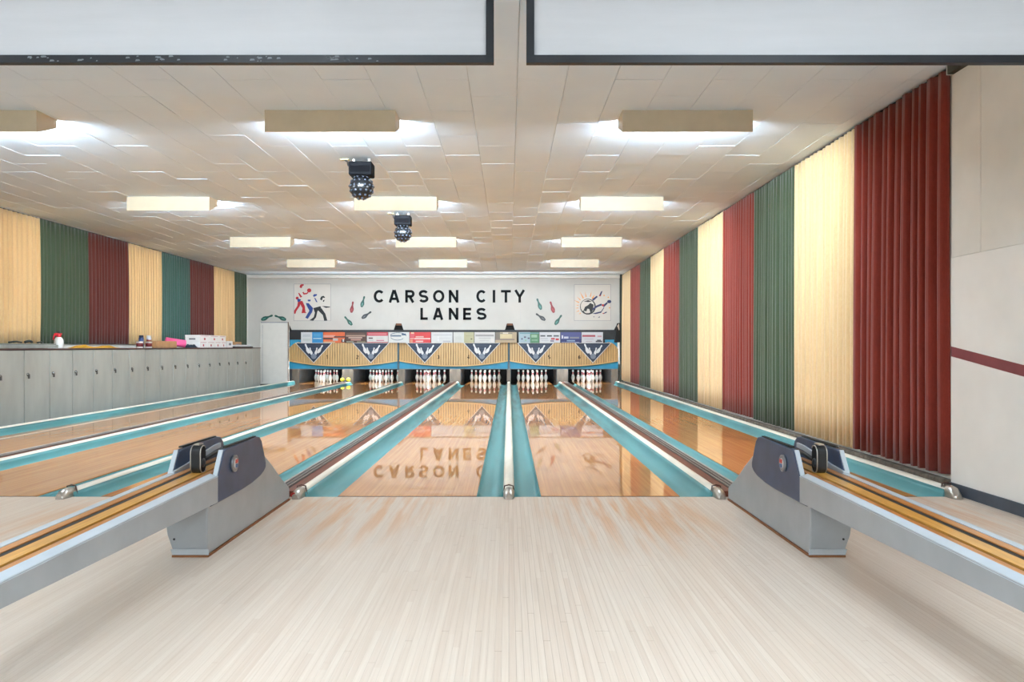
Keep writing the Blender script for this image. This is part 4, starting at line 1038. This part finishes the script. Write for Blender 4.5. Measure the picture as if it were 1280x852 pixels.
can('spray_can', 'blue-topped spray can behind the small paint cans', 176.5, -7.55, 0.048, 0.26, mat('can_blue', rgb(46, 66, 118), 0.35), mat('can_blue2', rgb(70, 90, 140), 0.35), mat('can_cap_dark', rgb(36, 44, 66), 0.4), 'cans on the lockers')
can('spray_can', 'white-topped spray can behind the small paint cans', 186, -7.55, 0.048, 0.26, mat('can_white', rgb(216, 216, 220), 0.35), mat('can_red2', rgb(150, 60, 60), 0.35), mat('can_cap_white', rgb(236, 236, 236), 0.4), 'cans on the lockers')
# cardboard box
t = item('cardboard_box', 'low brown cardboard box between the cans and the pink roll', 'box', -7.33, on(204, -7.33))
KB = mat('cardboard', rgb(176, 132, 92), 0.85, var=0.08)
ya, yb = on(190.5, -7.3), on(216.5, -7.3)
bev(MB().box((-7.45, ya, ZT), (-7.22, yb, ZT+0.145)).build('carton', KB, t), 0.006, 1)
MB().box((-7.345, ya-0.001, ZT+0.1455), (-7.325, yb+0.001, ZT+0.1465)).build('tape', mat('tape_tan', rgb(196, 160, 120), 0.5), t)
# pink roll
t = item('foam_roll', 'bright pink roll lying behind the cardboard box', 'roll', -7.56, on(217, -7.55))
PK = mat('pink_foam', rgb(244, 96, 150), 0.7, var=0.03)
ya, yb = on(203, -7.70), on(229, -7.36); A0 = Vector((-7.68, ya+0.1, ZT+0.155)); A1 = Vector((-7.335, yb+0.05, ZT+0.087))
ax = (A1-A0).normalized(); u = ax.cross(Vector((0,0,1))).normalized(); w_ = u.cross(ax)
def ringp(c, r): return [tuple(c + u*r*math.cos(2*PI*k/20) + w_*r*math.sin(2*PI*k/20)) for k in range(20)]
b = MB(); k0 = 0
seqr = [(A0, 0.035), (A0, 0.085), (A1, 0.085), (A1, 0.040), (A1-ax*0.35, 0.036)]
for c, r in seqr: b.v += ringp(c, r)
for i in range(len(seqr)-1):
    for k in range(20): b.face([i*20+k, i*20+(k+1) % 20, (i+1)*20+(k+1) % 20, (i+1)*20+k], i in (1, 3))
b.face([k for k in range(20)]); b.face([(len(seqr)-1)*20+k for k in range(20)])
b.build('roll', PK, t)
b = MB(); sp = [A1 + ax*0.002 + (u*math.cos(q*0.35)+w_*math.sin(q*0.35))*(0.042+0.001*q) for q in range(38)]
b.tube([tuple(p) for p in sp], 0.004, 5); b.build('spiral_edge', mat('pink_shadow_line', rgb(206, 56, 112), 0.7), t)
# white cartons, two layers
CW = mat('white_carton', rgb(228, 226, 224), 0.6, var=0.02); CRP = mat('carton_red_print', rgb(176, 60, 66), 0.5); CGP = mat('carton_grey_print', rgb(120, 116, 120), 0.5)
def carton(px0, px1, lay, label, xf=-7.24):
    ya, yb = on(px0, xf), on(px1, xf); z = ZT + lay*0.151; h = 0.15
    t = thing('carton', label, 'carton', (xf-0.17, (ya+yb)/2, z), 'white cartons on the lockers')
    bev(MB().box((xf-0.34, ya+0.004, z), (xf, yb-0.004, z+h*0.72)).build('carton_base', CW, t), 0.004, 1)
    bev(MB().box((xf-0.343, ya+0.002, z+h*0.725), (xf+0.003, yb-0.002, z+h)).build('carton_lid', CW, t), 0.004, 1)
    l = yb-ya; 
    MB().box((xf+0.0005, ya+l*0.42, z+h*0.22), (xf+0.002, ya+l*0.58, z+h*0.55)).build('print', CRP, t)
    MB().box((xf+0.0035, ya+l*0.1, z+h*0.82), (xf+0.0045, ya+l*0.9, z+h*0.87)).build('print', CRP, t)
    MB().box((xf-0.25, ya+0.0005, z+h*0.25), (xf-0.10, ya+0.0035, z+h*0.5)).build('print', CGP, t)
carton(249.5, 259, 0, 'white carton, left one of the bottom layer'); carton(259.2, 268.4, 0, 'white carton, second of the bottom layer'); carton(268.6, 276.2, 0, 'white carton, third of the bottom layer'); carton(276.4, 282.8, 0, 'white carton, right one of the bottom layer')
carton(249.5, 262, 1, 'white carton, left one of the top layer'); carton(262.2, 273.5, 1, 'white carton, middle one of the top layer'); carton(273.7, 282.4, 1, 'white carton, right one of the top layer')
t = item('small_white_box', 'small white box standing right of the cartons', 'box', -7.3, on(287, -7.3))  # plain white box with a small grey print
bev(MB().box((-7.38, on(284.2, -7.26), ZT), (-7.26, on(290.8, -7.26), ZT+0.17)).build('box_body', CW, t), 0.004, 1)
MB().box((-7.26, on(286, -7.26), ZT+0.06), (-7.2585, on(289, -7.26), ZT+0.12)).build('print', CGP, t)
t = item('tan_box', 'small tan box at the far end of the lockers', 'box', -7.62, on(297.5, -7.6))
bev(MB().box((-7.72, on(293, -7.55), ZT), (-7.55, on(302, -7.55), ZT+0.16)).build('box_body', KB, t), 0.004, 1)
MB().box((-7.55, on(295, -7.55), ZT+0.05), (-7.5485, on(300, -7.55), ZT+0.10)).build('print', CGP, t)
t = item('binder', 'flat black and white binder lying at the locker end', 'binder', -7.35, on(305, -7.35))
bev(MB().box((-7.48, on(292.5, -7.25), ZT), (-7.22, on(315, -7.25), ZT+0.03)).build('cover', M_BLACK, t), 0.004, 1)
bev(MB().box((-7.47, on(293.5, -7.25), ZT+0.0305), (-7.23, on(313, -7.25), ZT+0.075)).build('pages', M_PRINTW, t), 0.004, 1)

# ================================================================== BALL RETURNS
def ball_return(s, label):
    """s = +1 right, -1 left; built for the right and mirrored in x"""
    def X(x): return s*x
    def bx(b, x0, x1, y0, y1, z0, z1):
        a, c = sorted((X(x0), X(x1))); return b.box((a, y0, z0), (c, y1, z1))
    t = thing('ball_return', label, 'ball return', (X(1.75), 4.85, 0.0), 'ball returns on the approach')
    # casting: tapers to a toe at the foul line and flares outward above the foot
    prof = [(4.06, 0.012), (4.05, 0.12), (4.05, 0.285), (4.10, 0.36), (4.20, 0.405), (4.78, 0.43), (4.84, 0.475), (4.93, 0.470), (4.98, 0.43), (5.06, 0.385), (5.18, 0.318), (5.30, 0.240), (5.42, 0.172), (5.54, 0.110), (5.568, 0.090), (5.568, 0.012)]
    def xo(z): return 1.83 + min(1, max(0, z)/0.2)*0.06
    b = MB(); b.prism([(X(1.646), y, z) for y, z in prof], [(X(xo(z)-(0.055*max(0, (y-4.9)/0.76))), y, z) for y, z in prof])
    bev(b.build('casting', M_GREY, t), 0.008, 2, 50)
    b = MB(); bx(b, 1.640, 1.838, 4.045, 5.56, 0.0005, 0.0115); b.build('foot_trim', mat('foot_amber_edge', rgb(150, 96, 58), 0.6), t)
    MB().prism([(X(1.638), 4.0495, 0.0125), (X(1.838), 4.0495, 0.0125), (X(1.845), 4.044, 0.045), (X(1.638), 4.044, 0.045)], [(X(1.638), 4.052, 0.0125), (X(1.838), 4.052, 0.0125), (X(1.845), 4.049, 0.045), (X(1.638), 4.049, 0.045)]).build('foot_band', M_GREYL, t)
    MB().lathe([(0.006, 0), (0.006, 0.004), (0.003, 0.006)], 8, (X(1.825), 4.042, 0.10), 'y').build('bolt', M_BLACK, t)
    # cheeks
    ck = [(4.045, 0.277), (4.10, 0.37), (4.225, 0.555), (4.26, 0.562), (4.78, 0.572), (4.835, 0.562), (4.875, 0.53), (4.90, 0.485), (4.958, 0.375), (4.955, 0.345), (4.92, 0.325), (4.85, 0.306), (4.70, 0.288), (4.52, 0.280)]
    for xa, xb in ((1.622, 1.652), (1.876, 1.906)):
        b = MB(); b.prism([(X(xa), y, z) for y, z in ck], [(X(xb), y, z) for y, z in ck])
        c = bev(b.build('cheek', M_SLATE, t), 0.007, 2, 40); c['label'] = 'slate blue side panel'
        b = MB(); bx(b, xa+0.005, xb-0.005, 4.27, 4.77, 0.568, 0.577); b.build('edge_strip', mat('worn_black_strip', rgb(44, 44, 42), 0.8, var=0.4, vscale=30), c)
        b = MB(); b.prism([(X(xa+0.003), 4.036, 0.290), (X(xa+0.003), 4.046, 0.290), (X(xa+0.003), 4.222, 0.562), (X(xa+0.003), 4.212, 0.562)], [(X(xb-0.003), 4.036, 0.290), (X(xb-0.003), 4.046, 0.290), (X(xb-0.003), 4.222, 0.562), (X(xb-0.003), 4.212, 0.562)])
        b.build('end_trim', M_GREYL, c)
    # curved pale lining along the inside of the outer cheek
    b = MB(); pts = [(4.13, 0.455), (4.30, 0.470), (4.50, 0.500), (4.70, 0.525), (4.80, 0.53)]
    for (ya, za), (yb, zb_) in zip(pts[:-1], pts[1:]):
        x0, x1 = sorted((X(1.862), X(1.875)))
        b.hexa([(x0, ya, za-0.03), (x1, ya, za-0.03), (x1, yb, zb_-0.03), (x0, yb, zb_-0.03), (x0, ya, za), (x1, ya, za), (x1, yb, zb_), (x0, yb, zb_)])
    b.build('inner_lining', M_GREYL, t)
    # emblem on the lane-side cheek
    y, z = 4.37, 0.463; sd = -1 if s > 0 else 1
    xb = X(1.622)
    def disc(r0, h0, h1, m, nm, par, dy=0, dz_=0, seg=20):
        pr = [(r0, h0*sd), (r0, h1*sd), (r0*0.86, (h1+0.003)*sd)]
        return MB().lathe(pr, seg, (xb, y+dy, z+dz_), 'x').build(nm, m, par)
    e = disc(0.050, 0.0005, 0.012, mat('emblem_chrome', rgb(136, 138, 142), 0.3, metal=0.6), 'emblem', t); e['label'] = 'round chrome emblem with red and blue shield'
    disc(0.030, 0.0125, 0.015, mat('emblem_white', rgb(206, 206, 204), 0.3), 'emblem_face', e)
    x0, x1 = sorted((xb+sd*0.0185, xb+sd*0.0215))
    MB().box((x0, y-0.018, z+0.002), (x1, y+0.018, z+0.024)).build('emblem_red', mat('emblem_red', rgb(206, 60, 50), 0.35), e)
    MB().box((x0, y-0.018, z-0.024), (x1, y+0.018, z-0.002)).build('emblem_blue', mat('emblem_blue', rgb(70, 110, 160), 0.35), e)
    # beam with the ball track, sloping slightly towards the players
    Y0, Y1 = 1.0, 4.125
    def zt(y): return 0.443 - 0.0185*(4.09-y)
    def zb(y): return 0.285 + 0.0173*(4.09-y)
    def slab(x0, x1, d0, d1, name, m, par=t, ya=Y0, yb=Y1, bot=None):
        a, c = sorted((X(x0), X(x1)))
        q = lambda y, d: zt(y)+d
        lo = (zb(ya), zb(yb)) if bot else (q(ya, d0), q(yb, d0))
        return MB().hexa([(a, ya, lo[0]), (c, ya, lo[0]), (c, yb, lo[1]), (a, yb, lo[1]), (a, ya, q(ya, d1)), (c, ya, q(ya, d1)), (c, yb, q(yb, d1)), (a, yb, q(yb, d1))]).build(name, m, par)
    bm = slab(1.618, 1.885, 0, -0.012, 'beam', M_GREY, bot=True)
    # chamfered inner edge rail
    pr = lambda y: [(X(1.616), y, zt(y)-0.016), (X(1.662), y, zt(y)+0.001), (X(1.662), y, zt(y)-0.0115), (X(1.618), y, zt(y)-0.0175)]
    MB().prism(pr(Y0), pr(Y1)).build('edge_rail', M_GREYL, bm)
    slab(1.851, 1.888, -0.0115, 0.003, 'edge_rail', M_GREYL, bm)
    slab(1.6625, 1.693, -0.0115, 0.000, 'track_board', M_TRACK2, bm, yb=Y1+0.35)
    slab(1.6935, 1.7125, -0.0115, -0.008, 'track_groove', M_RUB, bm)
    slab(1.713, 1.776, -0.0115, 0.000, 'track_board', M_TRACK, bm, yb=Y1+0.55)
    slab(1.7765, 1.8115, -0.0115, -0.004, 'wide_groove', M_RUB, bm, yb=Y1+0.5)  # wide black groove, drawn as a shallow black strip
    slab(1.812, 1.8505, -0.0115, 0.000, 'track_board', M_TRACK2, bm, yb=Y1+0.55)
    # far end support near the players (below the frame)
    b = MB(); bx(b, 1.66, 1.845, 1.05, 1.30, 0.0, 0.338); bev(b.build('pedestal', M_GREY, t), 0.01, 2)
    # drive wheel guard between the cheeks
    yc, zc_ = 4.17, 0.518; xw = 1.745
    cap = lambda r, hh, n=10: [(yc + r*math.cos(PI*k/n), zc_ + hh + r*math.sin(PI*k/n)) for k in range(n+1)] + [(yc - r*math.cos(PI*k/n), zc_ - hh - r*math.sin(PI*k/n)) for k in range(n+1)]
    o_ = cap(0.046, 0.036)
    wh = bev(MB().prism([(X(xw-0.026), y_, z_) for y_, z_ in o_], [(X(xw+0.026), y_, z_) for y_, z_ in o_]).build('wheel_guard', M_RUB, t), 0.008, 2, 40)
    for q in (-1, 1):
        pts = [(X(xw+q*0.027), y_, z_) for y_, z_ in cap(0.040, 0.036)[2:20]]
        MB().tube(pts, 0.0035, 6).build('chrome_trim', M_CHROME, wh)
        MB().lathe([(0.026, 0.0262*q), (0.026, 0.029*q), (0.012, 0.032*q)], 16, (X(xw), yc, zc_-0.02), 'x').build('wheel_hub', mat('hub_grey', rgb(50, 52, 56), 0.35), wh)
    x0, x1 = sorted((X(xw-0.016), X(xw+0.016)))
    MB().box((x0, yc-0.03, zc_+0.081), (x1, yc+0.03, zc_+0.088)).build('wheel_cap', M_CHROME, wh)
    # small red lamp and dark rails deeper in the throat
    MB().lathe([(0.014, 0), (0.014, 0.02), (0.006, 0.028)], 10, (X(1.69), 4.46, 0.447)).build('red_knob', mat('red_knob', rgb(150, 44, 40), 0.4), t)
    MB().tube([(X(1.69), 4.30, 0.46), (X(1.69), 4.55, 0.49), (X(1.69), 4.78, 0.50)], 0.012, 8).build('throat_rail', M_BLACK, t)
    MB().tube([(X(1.82), 4.30, 0.46), (X(1.82), 4.55, 0.49), (X(1.82), 4.78, 0.50)], 0.012, 8).build('throat_rail', M_BLACK, t)
    return t
ball_return(-1, 'grey ball return with slate side panels, on the left')
ball_return(1, 'grey ball return with slate side panels, on the right')
